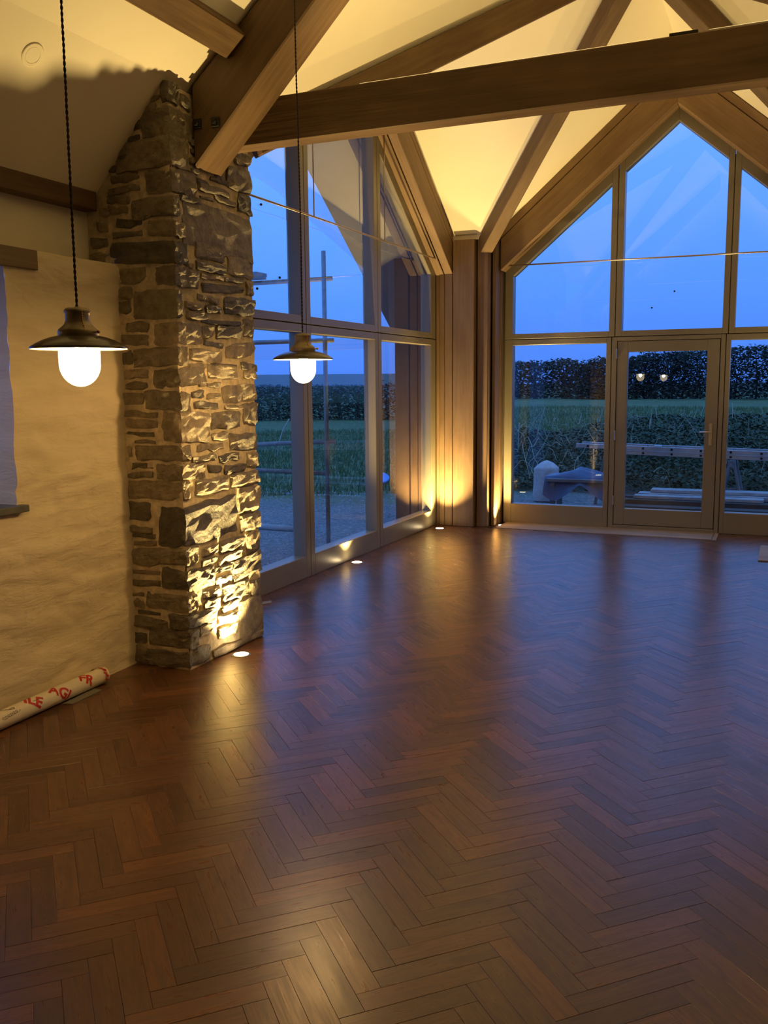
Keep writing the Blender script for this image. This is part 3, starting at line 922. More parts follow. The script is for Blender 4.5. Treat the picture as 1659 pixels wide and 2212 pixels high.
# ================================================================== PENDANT LAMPS
def pendant(x, y, z, label, ceil_top, twist):
    """z = height of the shade rim."""
    root = empty('pendant_lamp', (x, y, z), label, 'lamp', 'enamel pendant lamps on twisted cords')
    c = (x, y, z)
    MB().lathe([(0.150, 0.0), (0.151, 0.004), (0.148, 0.008), (0.132, 0.018), (0.110, 0.029), (0.088, 0.037), (0.066, 0.042), (0.061, 0.043)], c, 64).build('shade', ENAMEL, root, smooth=True)
    MB().lathe([(0.149, 0.001), (0.146, 0.004), (0.130, 0.013), (0.108, 0.024), (0.086, 0.032), (0.060, 0.037), (0.045, 0.037)], c, 64).build('shade_lining', WHITE_EN, root, smooth=True)
    gal = MB().lathe([(0.058, 0.036), (0.062, 0.040), (0.063, 0.056), (0.060, 0.062), (0.050, 0.070), (0.042, 0.078), (0.0395, 0.084)], c, 48).build('gallery', CAPMETAL, root, smooth=True)
    MB().tube([(x + 0.062, y, z + 0.052), (x + 0.078, y, z + 0.053)], 0.0022, 8).build('thumb_screw', BRASS, gal)
    MB().lathe([(0.001, 0.0), (0.005, 0.002), (0.006, 0.006), (0.004, 0.010), (0.001, 0.011)], (x + 0.081, y, z + 0.0475), 12).build('screw_head', BRASS, gal, smooth=True)
    MB().lathe([(0.0395, 0.084), (0.0375, 0.090), (0.0375, 0.112), (0.039, 0.115)], c, 40).build('neck', CAPMETAL, root, smooth=True)
    MB().lathe([(0.039, 0.113), (0.0405, 0.115), (0.0405, 0.121), (0.037, 0.126), (0.030, 0.129), (0.012, 0.130), (0.006, 0.134), (0.0005, 0.134)], c, 40).build('cap', CAPMETAL, root, smooth=True)
    ch = MB()
    for k in range(9):
        zz = z + 0.118 - k * 0.0075
        rr = 0.041 + max(0, k - 4) * 0.005
        ch.lathe([(0.0003, -0.003), (0.0022, -0.002), (0.0026, 0), (0.0022, 0.002), (0.0003, 0.003)], (x + rr * cos(-0.5), y + rr * sin(-0.5), zz), 8)
    ch.build('bead_chain', BRASS, root, smooth=True)
    gp = [(0.0470, 0.036), (0.0600, 0.020), (0.0640, 0.004), (0.0645, -0.020), (0.0640, -0.045)]
    for k in range(1, 13):
        t = k / 12 * pi / 2
        gp.append((0.0640 * cos(t) + 0.0004, -0.045 - 0.073 * sin(t)))
    MB().lathe(gp, c, 48).build('globe', GLOBE, root, smooth=True)
    MB().lathe([(0.0005, -0.050), (0.012, -0.047), (0.022, -0.039), (0.028, -0.024), (0.028, -0.012), (0.022, 0.004), (0.014, 0.016), (0.0005, 0.018)], c, 24).build('bulb', BULB, root, smooth=True)
    cd = MB()
    top = ceil_top
    n = int((top - z - 0.13) / 0.0035)
    for ph in (0, pi):
        pts = []
        for k in range(n + 1):
            zz = z + 0.13 + (top - z - 0.13) * k / n
            t = ph + k * 0.62 + twist
            sway = 0.004 * sin(zz * 3.1 + twist)
            pts.append((x + 0.0022 * cos(t) + sway * (zz - z - 0.13), y + 0.0022 * sin(t), zz))
        cd.tube(pts, 0.0024, 5)
    cd.build('twisted_cord', CORD, root, smooth=True)
    return root


def ceil_w(x): return RZ - 0.8595 * abs(x - RX)


pendant(-2.079, 2.343, 1.668, 'lit enamel pendant lamp hanging in front of the limewashed wall', ceil_w(-2.08), 0.0)
pendant(-2.240, 4.132, 1.674, 'lit enamel pendant lamp hanging between the stone pillar and the side window', ceil_w(-2.24), 1.3)

# ================================================================== FLOOR UPLIGHTS
def uplight(x, y, label, watts, tilt=(0, 0), size=70, blend=0.8, rad=0.043):
    root = empty('floor_uplight', (x, y, 0), label, 'light', 'recessed floor uplights')
    MB().lathe([(rad, 0.0005), (rad + 0.012, 0.0005), (rad + 0.013, 0.002), (rad + 0.010, 0.004), (rad, 0.004), (rad, 0.0005)], (x, y, 0), 40).build('bezel', CHROME, root, smooth=True)
    MB().lathe([(rad, 0.001), (rad, 0.0035), (rad * 0.6, 0.0055), (0.0005, 0.006)], (x, y, 0), 40).build('lens', LENS, root, smooth=True)
    ld = bpy.data.lights.new('uplight_beam', 'SPOT')
    ld.energy = watts
    ld.color = WARM_LED
    ld.spot_size = radians(size)
    ld.spot_blend = blend
    ld.shadow_soft_size = 0.025
    lo = bpy.data.objects.new('uplight_beam', ld)
    link(lo, root, Matrix.Translation((x, y, 0.012)) @ Matrix.Rotation(tilt[1], 4, 'Y') @ Matrix.Rotation(pi + tilt[0], 4, 'X'))
    return root


uplight(-2.838, 4.41, 'lit round uplight in the floor at the foot of the stone pillar', 540, size=106, blend=1.0)
uplight(-3.395, 7.174, 'lit round uplight in the floor below the side window', 240, size=104, blend=1.0)
uplight(-3.37, 9.22, 'lit round uplight in the floor at the side-window foot of the corner post', 470, size=104, blend=1.0)
uplight(-2.80, 9.66, 'lit round uplight in the floor at the door side of the corner post', 320, size=104, blend=1.0)
uplight(0.66, 4.41, 'added unseen floor uplight at the right-hand pier, brightening the ceiling', 240, size=104, blend=1.0)  # out of view; added with the next two to brighten the ceiling
uplight(1.20, 7.174, 'added unseen floor uplight below the right-hand wall, brightening the vault', 260, size=104, blend=1.0)
uplight(0.55, 9.40, 'added unseen floor uplight by the far right post, brightening the ceiling there', 300, size=104, blend=1.0)

# ================================================================== UNSEEN CEILING FILL ON THE TIE BEAM
def fill_run(x0, x1, y, z, label, watts):  # hidden strip with a weak lamp, kept as fill light for the ceiling
    root = empty('fill_strip', ((x0 + x1) / 2, y, z), label, 'light')
    MB().box((x0, y - 0.02, z), (x1, y + 0.02, z + 0.006)).build('channel', ALU, root)
    MB().box((x0 + 0.01, y - 0.012, z + 0.006), (x1 - 0.01, y + 0.012, z + 0.010)).build('diffuser', FILLM, root)
    ld = bpy.data.lights.new('fill_glow', 'AREA')
    ld.shape = 'RECTANGLE'
    ld.size, ld.size_y = (x1 - x0), 0.03
    ld.energy = watts
    ld.color = WARM_LED
    lo = bpy.data.objects.new('fill_glow', ld)
    link(lo, root, Matrix.Translation(((x0 + x1) / 2, y, z + 0.014)) @ Matrix.Rotation(pi, 4, 'X'))
    return root


fill_run(-2.10, -0.62, 4.535, 3.070, 'unseen warm strip added on the tie beam as ceiling fill, pillar half', 7)
fill_run(-0.40, 0.45, 4.522, 3.070, 'unseen warm strip added on the tie beam as ceiling fill, far right half', 4)
tie_s = beam('tie_beam', (-2.95, -0.9, 2.952), (0.75, -0.9, 2.952), 0.12, 0.235, OAK)
tag(tie_s, 'oak tie beam of the truss behind the viewer', 'beam')

# ceiling blanking plate
nrm = Vector((0.754, 0, -0.657)).normalized()
fr = Matrix.Translation(Vector((-3.0541, 3.2523, 2.9698))) @ nrm.to_track_quat('Z', 'Y').to_matrix().to_4x4()
mbp = MB().lathe([(0.055, -0.004), (0.055, 0.0015), (0.052, 0.004), (0.038, 0.004), (0.036, 0.002), (0.036, 0.0035), (0.0005, 0.0035)], (0, 0, 0), 48)
mbp.v = [tuple(fr @ Vector(q)) for q in mbp.v]
bp = mbp.build('ceiling_plate', CEIL, None, frame=fr, smooth=False)
tag(bp, 'round blank cover plate on the sloping ceiling above the limewashed wall', 'ceiling plate')

# ================================================================== FRAGILE POSTAL TUBE
TR = 0.042
tA, tB = Vector((-3.222, 2.70, TR + 0.001)), Vector((-3.243, 3.70, TR + 0.001))
tf = frame_along(tA, tB)
TLEN = (tB - tA).length
tube = empty('postal_tube', (-3.23, 3.2, 0), 'white cardboard postal tube with red FRAGILE tape lying along the wall', 'cardboard tube')


def cyl_pt(s, ang, r):
    return tf @ Vector((s, -r * cos(ang), r * sin(ang)))


mb = MB()
mb.tube([tf @ Vector((TLEN * k / 10, 0, 0)) for k in range(11)], TR, 40, cap=False)
mb.build('tube_body', TUBE_W, tube, smooth=True)
# crumpled tape over the far end
mb = MB()
rings = [(0.0, 1.02), (0.012, 1.03), (0.02, 1.0), (0.028, 1.02), (0.036, 0.92), (0.044, 0.95), (0.052, 0.70), (0.050, 0.35), (0.05, 0.02)]
mb.grid(lambda u, v: cyl_pt(TLEN - 0.035 + (lambda t: rings[min(8, int(t))][0] + (rings[min(8, int(t) + 1)][0] - rings[min(8, int(t))][0]) * (t - int(t)))(v * 8),
                            u * 2 * pi, TR * (lambda t: rings[min(8, int(t))][1] + (rings[min(8, int(t) + 1)][1] - rings[min(8, int(t))][1]) * (t - int(t)))(v * 8)
                            * (1 + 0.05 * noise.noise(Vector((cos(u * 2 * pi) * 3, sin(u * 2 * pi) * 3, v * 6))))), 32, 16)
mb.build('end_cap', TUBE_W, tube, smooth=True)
dg = bpy.context.evaluated_depsgraph_get


def wrap_text(body, s0, a0, size, rot, mat, name):
    cu = bpy.data.curves.new('lettering', 'FONT')
    cu.body = body
    cu.size = size
    cu.resolution_u = 3
    cu.offset = 0.0028
    to = bpy.data.objects.new('lettering', cu)
    COL.objects.link(to)
    me = bpy.data.meshes.new_from_object(to.evaluated_get(dg()))
    bpy.data.objects.remove(to)
    bm = bmesh.new()
    bm.from_mesh(me)
    bmesh.ops.triangulate(bm, faces=bm.faces)
    for _ in range(2):
        bmesh.ops.subdivide_edges(bm, edges=[q for q in bm.edges if q.calc_length() > 0.006], cuts=1)
        bmesh.ops.triangulate(bm, faces=bm.faces)
    for v in bm.verts:
        tx, ty = v.co.x, v.co.y
        s = s0 + tx * cos(rot) - ty * sin(rot)
        w = tx * sin(rot) + ty * cos(rot)
        v.co = tuple(cyl_pt(s, a0 + w / TR, TR + 0.0007))
    me2 = bpy.data.meshes.new(name)
    bm.to_mesh(me2)
    bm.free()
    me2.materials.append(mat)
    o = bpy.data.objects.new(name, me2)
    link(o, tube)
    return o


SR = radians(-40)
wrap_text('FR', 0.795, radians(58), 0.078, SR, RED_INK, 'red_lettering')
wrap_text('AGI', 0.585, radians(66), 0.078, SR, RED_INK, 'red_lettering')
wrap_text('ILE', 0.425, radians(74), 0.078, SR, RED_INK, 'red_lettering')
for k, (a0, ln) in enumerate(((-12, 0.22), (8, 0.30), (32, 0.22), (52, 0.32), (78, 0.25))):
    mb = MB()
    aa = radians(a0)
    mb.grid(lambda u, v: cyl_pt(TLEN - 0.034 + (k % 2) * 0.006 + u * 0.020, aa + v * ln - u * 0.25, TR * 1.045 + 0.003), 5, 6)
    mb.build('red_tape_mark', RED_INK, tube)
mb = MB()
mb.grid(lambda u, v: cyl_pt(TLEN - 0.055 + u * 0.055 + 0.01 * v, radians(105) + v * 1.0, TR + 0.002 + 0.014 * v * (0.6 + 0.4 * sin(u * 7))), 8, 8)
mb.build('brown_tape', PARCEL, tube, smooth=True)


def scribble(pts, name='pen_mark', w=0.0012):
    mb = MB()
    out = []
    for k in range(len(pts) - 1):
        for q in range(5):
            t = q / 5
            out.append((pts[k][0] * (1 - t) + pts[k + 1][0] * t, pts[k][1] * (1 - t) + pts[k + 1][1] * t))
    out.append(pts[-1])
    mb.tube([cyl_pt(s, a, TR + 0.0006) for s, a in out], w, 5)
    mb.build(name, PEN_INK, tube)


scribble([(0.300, 1.75), (0.325, 1.25), (0.355, 0.98), (0.362, 1.12), (0.348, 1.30), (0.334, 1.22)])
scribble([(0.470, 0.95), (0.500, 0.88), (0.530, 0.85)])
loop = [(0.270 + 0.10 * t + 0.010 * cos(t * 38), 0.42 + 0.16 * sin(t * 38) + 0.22 * t) for t in [k / 40 for k in range(41)]]
scribble(loop, w=0.0009)

gp = MB().prism('z', [(-3.205, 3.36), (-3.155, 3.375), (-3.165, 3.60), (-3.215, 3.60)], 0.0008, 0.004).build('grey_plate', simple('grey_plate', (0.20, 0.19, 0.16), 0.35))
tag(gp, 'thin grey plate half under the postal tube on the floor', 'plate')

# specks on the panes
for k, (p, lab) in enumerate((((-1.318, 9.945, 2.300), 'tiny black speck on the far window, lower of two above the door'),
                              ((-1.100, 9.945, 2.456), 'tiny black speck on the far window, upper of two above the door'),
                              ((-3.545, 5.955, 2.84), 'tiny black speck on the side window just above the tie rod'),
                              ((-3.545, 6.20, 2.35), 'tiny black speck on the upper side window nearest the lamp cord'),
                              ((-3.545, 5.87, 2.24), 'tiny black speck on the upper side window close to the stone pillar'))):
    mb = MB().lathe([(0.0004, -0.010), (0.007, -0.007), (0.010, 0), (0.007, 0.007), (0.0004, 0.010)], p, 10)
    tag(mb.build('speck', FLY, smooth=True), lab, 'speck', 'dark specks on the panes')

# ================================================================== OUTSIDE GROUND
def sstep(a, b, t):
    t = max(0.0, min(1.0, (t - a) / (b - a)))
    return t * t * (3 - 2 * t)


def ground_z(x, y):
    r = math.hypot(x, y)
    tanl = -x / max(y, 0.5)
    wN = 1 - sstep(0.30, 0.40, tanl)
    zn = -0.2 + 0.15 * sstep(10.5, 13.0, y) + 0.45 * sstep(13.0, 16.5, y) + 0.35 * sstep(16.5, 45, y) + 0.10 * sstep(45, 80, y)
    zw = -0.2 - 0.05 * sstep(15, 48, r) + 0.25 * sstep(50, 70, r) + 4.9 * sstep(70, 320, r)
    z = zn * wN + zw * (1 - wN)
    z += 0.06 * sstep(13, 30, r) * noise.noise(Vector((x * 0.35, y * 0.35, 0))) + 0.012 * noise.noise(Vector((x * 2.0, y * 2.0, 4)))
    return z


def ground_mat():
    m, nt, b = new_mat('ground_cover')
    geo = nt.nodes.new('ShaderNodeNewGeometry')
    ln = nd(nt, 'ShaderNodeVectorMath', operation='LENGTH')
    nt.links.new(geo.outputs['Position'], ln.inputs[0])
    n0 = nd(nt, 'ShaderNodeTexNoise', Scale=0.5, Detail=5.0)
    nt.links.new(geo.outputs['Position'], n0.inputs['Vector'])
    ad = nd(nt, 'ShaderNodeMath', operation='MULTIPLY_ADD')
    nt.links.new(n0.outputs['Fac'], ad.inputs[0])
    ad.inputs[1].default_value = 4.0
    nt.links.new(ln.outputs['Value'], ad.inputs[2])
    fac = nd(nt, 'ShaderNodeMapRange')
    fac.inputs['From Min'].default_value = 14.8
    fac.inputs['From Max'].default_value = 16.6
    nt.links.new(ad.outputs[0], fac.inputs['Value'])
    ng = nd(nt, 'ShaderNodeTexNoise', Scale=22.0, Detail=6.0)
    nt.links.new(geo.outputs['Position'], ng.inputs['Vector'])
    grav = ramp(nt, ng.outputs['Fac'], [(0.3, (0.10, 0.10, 0.10)), (0.6, (0.24, 0.235, 0.23)), (0.72, (0.40, 0.40, 0.40))])
    n3 = nd(nt, 'ShaderNodeTexNoise', Scale=2.2, Detail=8.0)
    nt.links.new(geo.outputs['Position'], n3.inputs['Vector'])
    gras = ramp(nt, n3.outputs['Fac'], [(0.3, (0.075, 0.105, 0.036)), (0.7, (0.135, 0.175, 0.058))])
    mx = nd(nt, 'ShaderNodeMix', data_type='RGBA')
    nt.links.new(fac.outputs[0], mx.inputs[0])
    nt.links.new(grav, mx.inputs[6])
    nt.links.new(gras, mx.inputs[7])
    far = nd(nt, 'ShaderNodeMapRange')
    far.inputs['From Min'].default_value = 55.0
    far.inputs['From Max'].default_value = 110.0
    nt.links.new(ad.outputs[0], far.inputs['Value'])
    far_haze = ramp(nt, n0.outputs['Fac'], [(0.3, (0.075, 0.085, 0.075)), (0.7, (0.12, 0.125, 0.10))])  # distance haze painted into the ground colour of the far land
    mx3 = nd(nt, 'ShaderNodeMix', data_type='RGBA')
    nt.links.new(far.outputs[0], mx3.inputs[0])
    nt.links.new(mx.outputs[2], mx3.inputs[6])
    nt.links.new(far_haze, mx3.inputs[7])
    nt.links.new(mx3.outputs[2], b.inputs['Base Color'])
    b.inputs['Roughness'].default_value = 0.9
    bump(nt, b, ng.outputs['Fac'], 0.8, 0.03)
    return m


gb = MB()
angs = [radians(-62 + 102 * k / 150) for k in range(151)]
rads = [3.2 * (1.052 ** k) for k in range(98)]
gv = []
for r in rads:
    for a in angs:
        x, y = r * sin(a), r * cos(a)
        inside = (-3.7 < x < 1.5) and (y < 10.1)
        gv.append((x, y, ground_z(x, y) if not inside else -0.3))
na = len(angs)
gf = [(j * na + i, j * na + i + 1, (j + 1) * na + i + 1, (j + 1) * na + i) for j in range(len(rads) - 1) for i in range(na - 1)]
gb.add(gv, gf)
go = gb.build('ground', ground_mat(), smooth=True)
tag(go, 'gravel yard and green field sloping away outside the windows', 'ground', kind='structure')

GRASSB = simple('grass_blades', (0.105, 0.14, 0.045), 0.8, 0, 0.35, 3.0)
BRAMBLE = simple('bramble_leaf', (0.055, 0.075, 0.035), 0.7, 0, 0.4, 4.0)
HEDGE = simple('hedge_twigs', (0.050, 0.055, 0.040), 0.9, 0, 0.35, 2.0)
BARK = simple('bark', (0.055, 0.045, 0.035), 0.9, 0, 0.3, 6.0)
STRAW = simple('dry_stem', (0.36, 0.32, 0.22), 0.8)


def blades(name, n, region, hmin, hmax, wd, mat, label, cat, seed, kind='stuff'):
    rg = random.Random(seed)
    mb = MB()
    while len(mb.f) < n:
        x, y = region(rg)
        z = ground_z(x, y)
        h = rg.uniform(hmin, hmax)
        a = rg.uniform(0, 2 * pi)
        dx, dy = cos(a) * wd, sin(a) * wd
        lx, ly = rg.uniform(-.5, .5) * h, rg.uniform(-.5, .5) * h
        mb.add([(x - dx, y - dy, z - 0.02), (x + dx, y + dy, z - 0.02), (x + lx, y + ly, z + h)], [(0, 1, 2)])
    return tag(mb.build(name, mat, fix=False), label, cat, kind=kind)


def reg_n(rg):
    y = rg.uniform(14.5, 34) ** 1.0
    return (-y * rg.uniform(-0.06, 0.38), y)


def reg_w(rg):
    r = rg.uniform(14.5, 36)
    t = rg.uniform(0.40, 0.66)
    a = math.atan(t)
    return (-r * sin(a), r * cos(a))


blades('field_grass', 26000, reg_n, 0.05, 0.14, 0.012, GRASSB, 'rough green grass on the bank beyond the glass door', 'grass', 3)
blades('field_grass', 14000, reg_w, 0.05, 0.13, 0.013, GRASSB, 'rough green grass of the field beyond the side window', 'grass', 4)


def leaf_cloud(mb, n, fn, smin, smax, rg):
    for _ in range(n):
        x, y, z = fn(rg)
        s = rg.uniform(smin, smax)
        a, b_ = rg.uniform(0, 2 * pi), rg.uniform(-1.2, 1.2)
        u = Vector((cos(a), sin(a), 0.4 * sin(b_))) * s
        v = Vector((-sin(a) * cos(b_), cos(a) * cos(b_), sin(b_))) * s * 0.55
        c = Vector((x, y, z))
        mb.add([c - u, c - v, c + u, c + v], [(0, 1, 2, 3)])


def bramble_pt(rg):
    x = rg.uniform(-5.2, 2.2)
    y = rg.uniform(13.2, 16.8)
    top = 0.28 + 0.30 * sstep(-4.2, -1.4, x) + 0.20 * sstep(-1.0, 0.8, x) + 0.18 * noise.noise(Vector((x * 1.3, y * 1.3, 2)))
    top *= 0.45 + 0.55 * sstep(13.2, 14.6, y)
    return (x, y, ground_z(x, y) + max(0.03, top) * (1 - rg.random() ** 2 * 0.9))


rg = random.Random(11)
mb = MB()
leaf_cloud(mb, 46000, bramble_pt, 0.014, 0.042, rg)
br = tag(mb.build('bramble_thicket', BRAMBLE, fix=False), 'dark tangled bramble thicket on the bank behind the ladder', 'brambles', kind='stuff')
mb = MB()
for k in range(170):
    x, y, z = bramble_pt(rg)
    g0 = ground_z(x, y)
    a = rg.uniform(0, 2 * pi)
    L = rg.uniform(0.3, 0.8)
    pts = [(x + cos(a) * L * t, y + sin(a) * L * t, g0 + (0.55 + 0.3 * rg.random()) * 4 * t * (1 - 0.75 * t) * L) for t in [q / 6 for q in range(7)]]
    mb.tube(pts, 0.005, 4)
mb.build('stems', STRAW, br, fix=False)


def hedge(name, pts, hfun, n, label, seed, thick=0.9):
    rg = random.Random(seed)
    segs = [(Vector(pts[k]), Vector(pts[k + 1])) for k in range(len(pts) - 1)]

    def at(t):
        t *= len(segs)
        k = min(len(segs) - 1, int(t))
        return segs[k][0].lerp(segs[k][1], t - k)

    def fn(r_):
        t = r_.random()
        p = at(t)
        h = hfun(t) * (1 + 0.16 * noise.noise(Vector((p.x * 0.9, p.y * 0.9, seed))) + 0.10 * noise.noise(Vector((p.x * 3.7, p.y * 3.7, seed))))
        f = 1 - r_.random() ** 1.1 * 0.98
        return (p.x + r_.uniform(-thick, thick) * 0.5, p.y + r_.uniform(-thick, thick), ground_z(p.x, p.y) + h * f)
    root = empty(name, (pts[0][0], pts[0][1], ground_z(pts[0][0], pts[0][1])), label, 'hedge')
    mb = MB()
    leaf_cloud(mb, n, fn, 0.035, 0.11, rg)
    fo = mb.build('foliage', HEDGE, root, fix=False)
    fo['kind'] = 'stuff'
    L = sum((b - a).length for a, b in segs)
    for k in range(int(L / 0.55)):
        t = (k + rg.random()) / int(L / 0.55)
        p = at(t)
        z = ground_z(p.x, p.y)
        h = hfun(t) * rg.uniform(0.75, 1.08)
        x, y = p.x, p.y + rg.uniform(-0.5, 0.5)
        mt = MB()
        mid = (x + rg.uniform(-.15, .15), y, z + h * 0.45)
        mt.tube([(x, y, z - 0.1), mid, (mid[0] + rg.uniform(-.3, .3), y, z + h)], [0.05, 0.035, 0.010], 5)
        for _ in range(3):
            mt.tube([mid, (mid[0] + rg.uniform(-.7, .7), y + rg.uniform(-.2, .2), z + h * rg.uniform(0.8, 1.05))], [0.02, 0.006], 4)
        mt.build('trunk', BARK, root, fix=False)
    return root


hedge('hedge', [(-19.0, 45.5, 0), (-10.0, 45.0, 0), (-4.0, 44.5, 0), (4.5, 44.0, 0)], lambda t: 1.75 + 0.75 * sstep(0.2, 1.0, t), 52000,
      'bare dark hedge along the skyline beyond the glass door', 21)
hedge('hedge', [(-34.0, 37.0, 0), (-26.0, 41.0, 0), (-18.5, 43.5, 0)], lambda t: 1.75, 24000,
      'low dark hedge at the end of the field beyond the side window', 22)

# gravel by the house
rg = random.Random(31)
mb = MB()
for _ in range(3600):
    y = rg.uniform(7.6, 13.5)
    x = -rg.uniform(0.40, 0.66) * y
    if x > -3.75: continue
    s = rg.uniform(0.008, 0.028)
    z = ground_z(x, y)
    a = rg.uniform(0, pi)
    cx_, sx_ = cos(a) * s, sin(a) * s
    q = s * rg.uniform(0.4, 0.8)
    mb.add([(x + cx_, y + sx_, z), (x - sx_ * .8, y + cx_ * .8, z), (x - cx_, y - sx_, z), (x + sx_ * .8, y - cx_ * .8, z), (x + sx_ * .1, y, z + q), (x, y, z - q * .5)],
           [(0, 1, 4), (1, 2, 4), (2, 3, 4), (3, 0, 4), (1, 0, 5), (2, 1, 5), (3, 2, 5), (0, 3, 5)])
tag(mb.build('gravel', simple('gravel_stone', (0.30, 0.30, 0.30), 0.8, 0, 0.5, 40.0), fix=False), 'loose grey gravel scattered outside the side window', 'gravel', kind='stuff')

# ================================================================== SCAFFOLD
sg = 'scaffold tubes outside the side window'
o = MB().tube([(-4.57, 8.93, -0.22), (-4.57, 8.93, 2.95)], 0.0242, 14).build('scaffold_pole', GALV, smooth=True)
tag(o, 'upright scaffold tube standing on the gravel outside the side window', 'scaffold tube', sg)
o = MB().tube([(-5.55, 9.02, -0.22), (-5.55, 9.02, 2.62)], 0.014, 10).build('scaffold_pole', GALV, smooth=True)
tag(o, 'thin upright tube farther out, just beside the stone pillar edge', 'scaffold tube', sg)
o = MB().tube([(-4.50, 8.98, 2.665), (-6.6, 8.98, 2.665)], 0.0242, 12).build('scaffold_rail', GALV, smooth=True)
tag(o, 'upper horizontal scaffold tube behind the hanging lamp', 'scaffold tube', sg)
o = MB().tube([(-4.50, 8.99, 2.02), (-6.6, 8.99, 2.02)], 0.0242, 12).build('scaffold_rail', GALV, smooth=True)
tag(o, 'middle horizontal scaffold tube just above the lamp shade', 'scaffold tube', sg)
o = MB().tube([(-4.50, 8.985, 0.935), (-5.2, 9.0, 0.90), (-6.6, 9.0, 0.80)], 0.0242, 12).build('scaffold_rail', GALV, smooth=True)
tag(o, 'sagging pale scaffold tube at waist height outside the side window', 'scaffold tube', sg)
o = MB().tube([(-4.62, 9.03, 0.575), (-6.6, 9.03, 0.60)], 0.0242, 12).build('scaffold_rail', GALV, smooth=True)
tag(o, 'lowest horizontal scaffold tube above the grass', 'scaffold tube', sg)
for k, (y0, y1, z0, lab) in enumerate(((8.60, 8.82, 2.70, 'scaffold board on the upper tube, nearer the house'), (8.84, 9.06, 2.705, 'scaffold board on the upper tube, farther from the house'))):
    o = MB().box((-6.6, y0, z0), (-5.2 - 0.15 * k, y1, z0 + 0.038)).build('scaffold_board', WEATHERED, None, bevel=0.003)
    tag(o, lab, 'board')
o = MB().tube([(-6.4, 9.62, -0.16), (-5.15, 9.55, -0.165)], 0.035, 12).build('fallen_pole', simple('pale_pole', (0.40, 0.40, 0.40), 0.6, 0, 0.2, 8.0), smooth=True)
tag(o, 'pale pole lying on the gravel outside the side window', 'pole')
sky_disc_m = Matrix.Translation((-6.58, 14.80, ground_z(-6.58, 14.8) + 0.10)) @ Matrix.Rotation(radians(22), 4, Vector((0.92, 0.40, 0)))
mb = MB().lathe([(0.0005, 0.012), (0.17, 0.012), (0.18, 0.020), (0.205, 0.022), (0.215, 0.010), (0.212, -0.02), (0.205, -0.02)], (0, 0, 0), 40)
mb.v = [tuple(sky_disc_m @ Vector(q)) for q in mb.v]
sky_disc = mb.build('sky_reflection_disc', simple('reflected_sky_blue', (0.10, 0.36, 0.85), 0.35), None, frame=sky_disc_m, smooth=True)  # blue colour stands in for sky reflected from a puddle
tag(sky_disc, 'tilted blue disc coloured as sky reflected in water, on the grass beyond the side window', 'sky_disc')

o = MB().tube([(-5.095, 9.05, 1.171), (-5.182, 9.05, 1.041), (-5.24, 9.05, 0.895), (-5.262, 9.05, 0.753)], 0.006, 6).build('white_cord', simple('white_cord', (0.65, 0.66, 0.64), 0.6), smooth=True)
tag(o, 'short curved white cord hanging over the scaffold rail outside the side window', 'cord')

# ================================================================== LADDER, TRESTLE AND TIMBER PILE
lad = empty('extension_ladder', (-0.6, 12.5, 0.66), 'aluminium extension ladder laid flat on trestles outside the glass door', 'ladder')


def lz(x): return 0.705 - 0.026 * (x + 2.58)


for k, (x0, x1, dz, yy) in enumerate(((-2.58, 2.4, 0.0, 12.40), (-1.95, 2.4, -0.062, 12.42), (-2.58, 2.4, 0.0, 12.80), (-1.95, 2.4, -0.062, 12.78))):
    MB().prism('y', [(x0, lz(x0) + dz - 0.028), (x1, lz(x1) + dz - 0.028), (x1, lz(x1) + dz + 0.028), (x0, lz(x0) + dz + 0.028)], yy, yy + 0.025).build('stile', ALU, lad, bevel=0.003)
rx = -2.42
while rx < 2.3:
    MB().box((rx - 0.014, 12.392, lz(rx) - 0.014), (rx + 0.014, 12.83, lz(rx) + 0.014)).build('rung', BLACK, lad, bevel=0.002)
    if rx > -1.9:
        MB().box((rx - 0.014, 12.412, lz(rx) - 0.075), (rx + 0.014, 12.81, lz(rx) - 0.050)).build('rung', BLACK, lad, bevel=0.002)
    rx += 0.36
MB().box((-1.56, 12.38, lz(-1.5) + 0.02), (-1.47, 12.44, lz(-1.5) + 0.05)).build('bracket', simple('pale_bracket', (0.6, 0.62, 0.65), 0.4), lad, bevel=0.003)


def trestle(x, label, zt):
    root = empty('trestle', (x, 12.6, -0.05), label, 'trestle', 'timber trestles under the ladder')
    beam('top_bar', (x, 12.30, zt - 0.047), (x, 12.95, zt - 0.047), 0.05, 0.09, WEATHERED, root)
    for yy in (12.36, 12.88):
        for s in (-1, 1):
            beam('leg', (x + s * 0.02, yy, zt - 0.02), (x + s * 0.15, yy, -0.08), 0.035, 0.07, WEATHERED, root, upv=(0, 1, 0))
    beam('brace', (x - 0.11, 12.36, 0.18), (x + 0.11, 12.36, 0.18), 0.03, 0.05, WEATHERED, root)
    return root


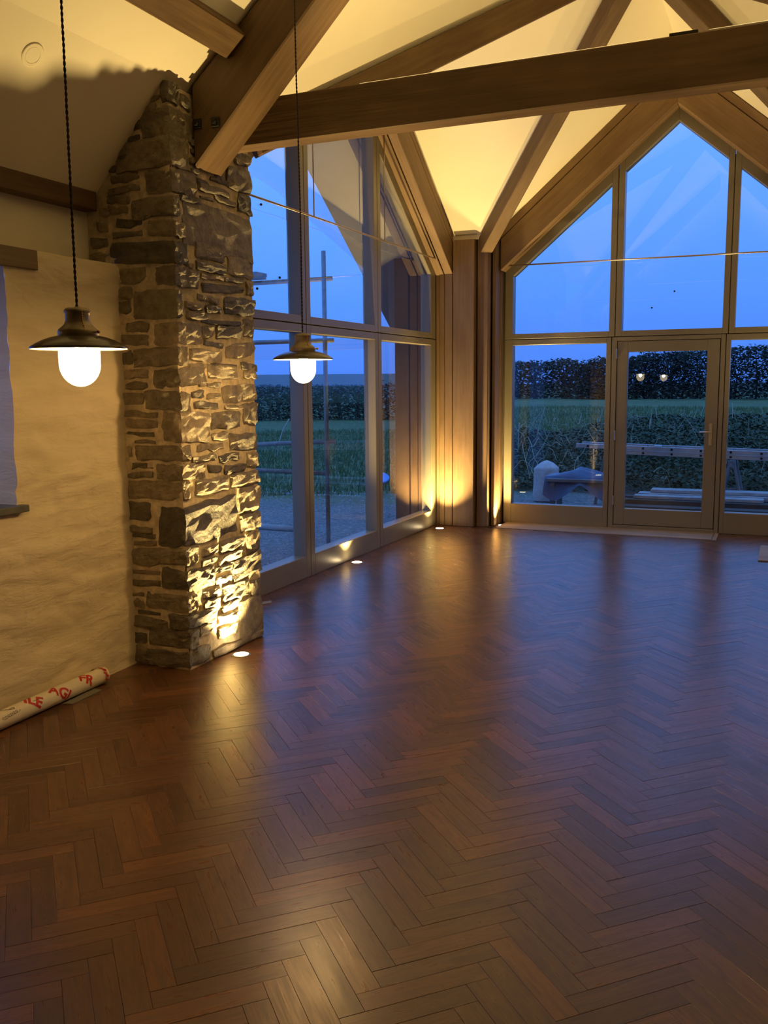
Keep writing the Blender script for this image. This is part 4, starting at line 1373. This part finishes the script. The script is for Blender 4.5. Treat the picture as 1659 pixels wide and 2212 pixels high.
trestle(-0.60, 'timber trestle under the ladder, seen through the pane right of the door', 0.560)
trestle(-2.15, 'timber trestle under the ladder end, seen through the pane left of the door', 0.663)
tm = [(-1.86, 2.2, 11.95, 12.10, -0.02, 0.10, 'dark'), (-1.84, 2.2, 11.72, 11.90, -0.05, 0.09, 'dark'), (-1.86, 2.2, 11.45, 11.66, -0.08, 0.04, 'dark'),
      (-2.4, 2.2, 11.15, 11.36, -0.12, 0.0, 'dark'), (-2.2, 2.2, 10.80, 11.05, -0.15, -0.05, 'pale')]
tlab = ['dark timber at the back of the pile outside the glass door', 'second dark timber from the back of the pile outside the door',
        'middle dark timber of the pile outside the door', 'second dark timber from the front of the pile outside the door',
        'wet board lying nearest the glass door outside']
for (x0, x1, y0, y1, z0, z1, k), lab in zip(tm, tlab):
    o = MB().box((x0, y0, z0), (x1, y1, z1)).build('timber_baulk', WEATHERED if k == 'pale' else CLADDING, None, frame=frame_along((x0, y0, z0), (x1, y0, z0)), bevel=0.006)
    tag(o, lab, 'timber', 'timbers stacked outside the door')
for k, (x0, x1, y0, y1, z0, lab) in enumerate(((-1.70, 0.1, 12.02, 12.24, 0.10, 'pale plank lying on top of the timber pile'), (-1.55, 2.2, 12.10, 12.34, 0.142, 'topmost pale plank of the timber pile'),
                                               (-1.72, -0.2, 11.80, 11.98, 0.094, 'pale plank on the front of the timber pile'))):
    o = MB().box((x0, y0, z0), (x1, y1, z0 + 0.038)).build('plank', simple('grey_plank', (0.36, 0.36, 0.36), 0.7, 0, 0.25, 9.0), None, frame=frame_along((x0, y0, z0), (x1, y0 + 0.02 * k, z0)), bevel=0.003)
    tag(o, lab, 'plank', 'planks on the timber pile')

# bag and covered bench left of the door
bag = MB()
bz = ground_z(-3.0, 12.5)


def bag_fn(u, v):
    a = u * 2 * pi
    prof = [(0.24, 0.0), (0.26, 0.08), (0.25, 0.22), (0.25, 0.36), (0.24, 0.44), (0.12, 0.51), (0.002, 0.545)]
    t = v * 6
    k = min(5, int(t))
    r = prof[k][0] + (prof[k + 1][0] - prof[k][0]) * (t - k)
    z = prof[k][1] + (prof[k + 1][1] - prof[k][1]) * (t - k)
    sq = 1.0 / max(abs(cos(a)), abs(sin(a))) ** 0.55
    r *= sq * (1 + 0.10 * noise.noise(Vector((cos(a) * 2, sin(a) * 2, v * 3))))
    return (-3.0 + 0.66 * r * cos(a), 12.5 + 0.66 * r * sin(a), bz + 1.02 * z)


bag.grid(bag_fn, 32, 18)
bo = tag(bag.build('builders_bag', BAG, smooth=True), 'pale peaked builders bag standing on the ground left of the door', 'bag')
bench = empty('work_bench', (-2.15, 11.6, 0), 'low bench covered with a blue tarpaulin, seen through the pane left of the door', 'bench')
for x in (-2.69, -1.99):
    for y in (11.55, 11.95):
        MB().box((x - 0.03, y - 0.03, -0.2), (x + 0.03, y + 0.03, 0.30)).build('leg', WEATHERED, bench, bevel=0.003)
MB().box((-2.76, 11.48, 0.30), (-1.92, 12.02, 0.34)).build('bench_top', WEATHERED, bench, bevel=0.004)
tp = MB()
tp.grid(lambda u, v: (-2.80 + 0.92 * u, 11.46 + 0.60 * v, 0.36 + 0.10 * (1 - abs(2 * u - 1)) * (0.5 + noise.noise(Vector((u * 4, v * 4, 1)))) - 0.28 * max(0, 1 - v * 5) * (0.8 + 0.3 * sin(u * 9))), 28, 18)
tp.build('tarpaulin', TARP, bench, smooth=True)
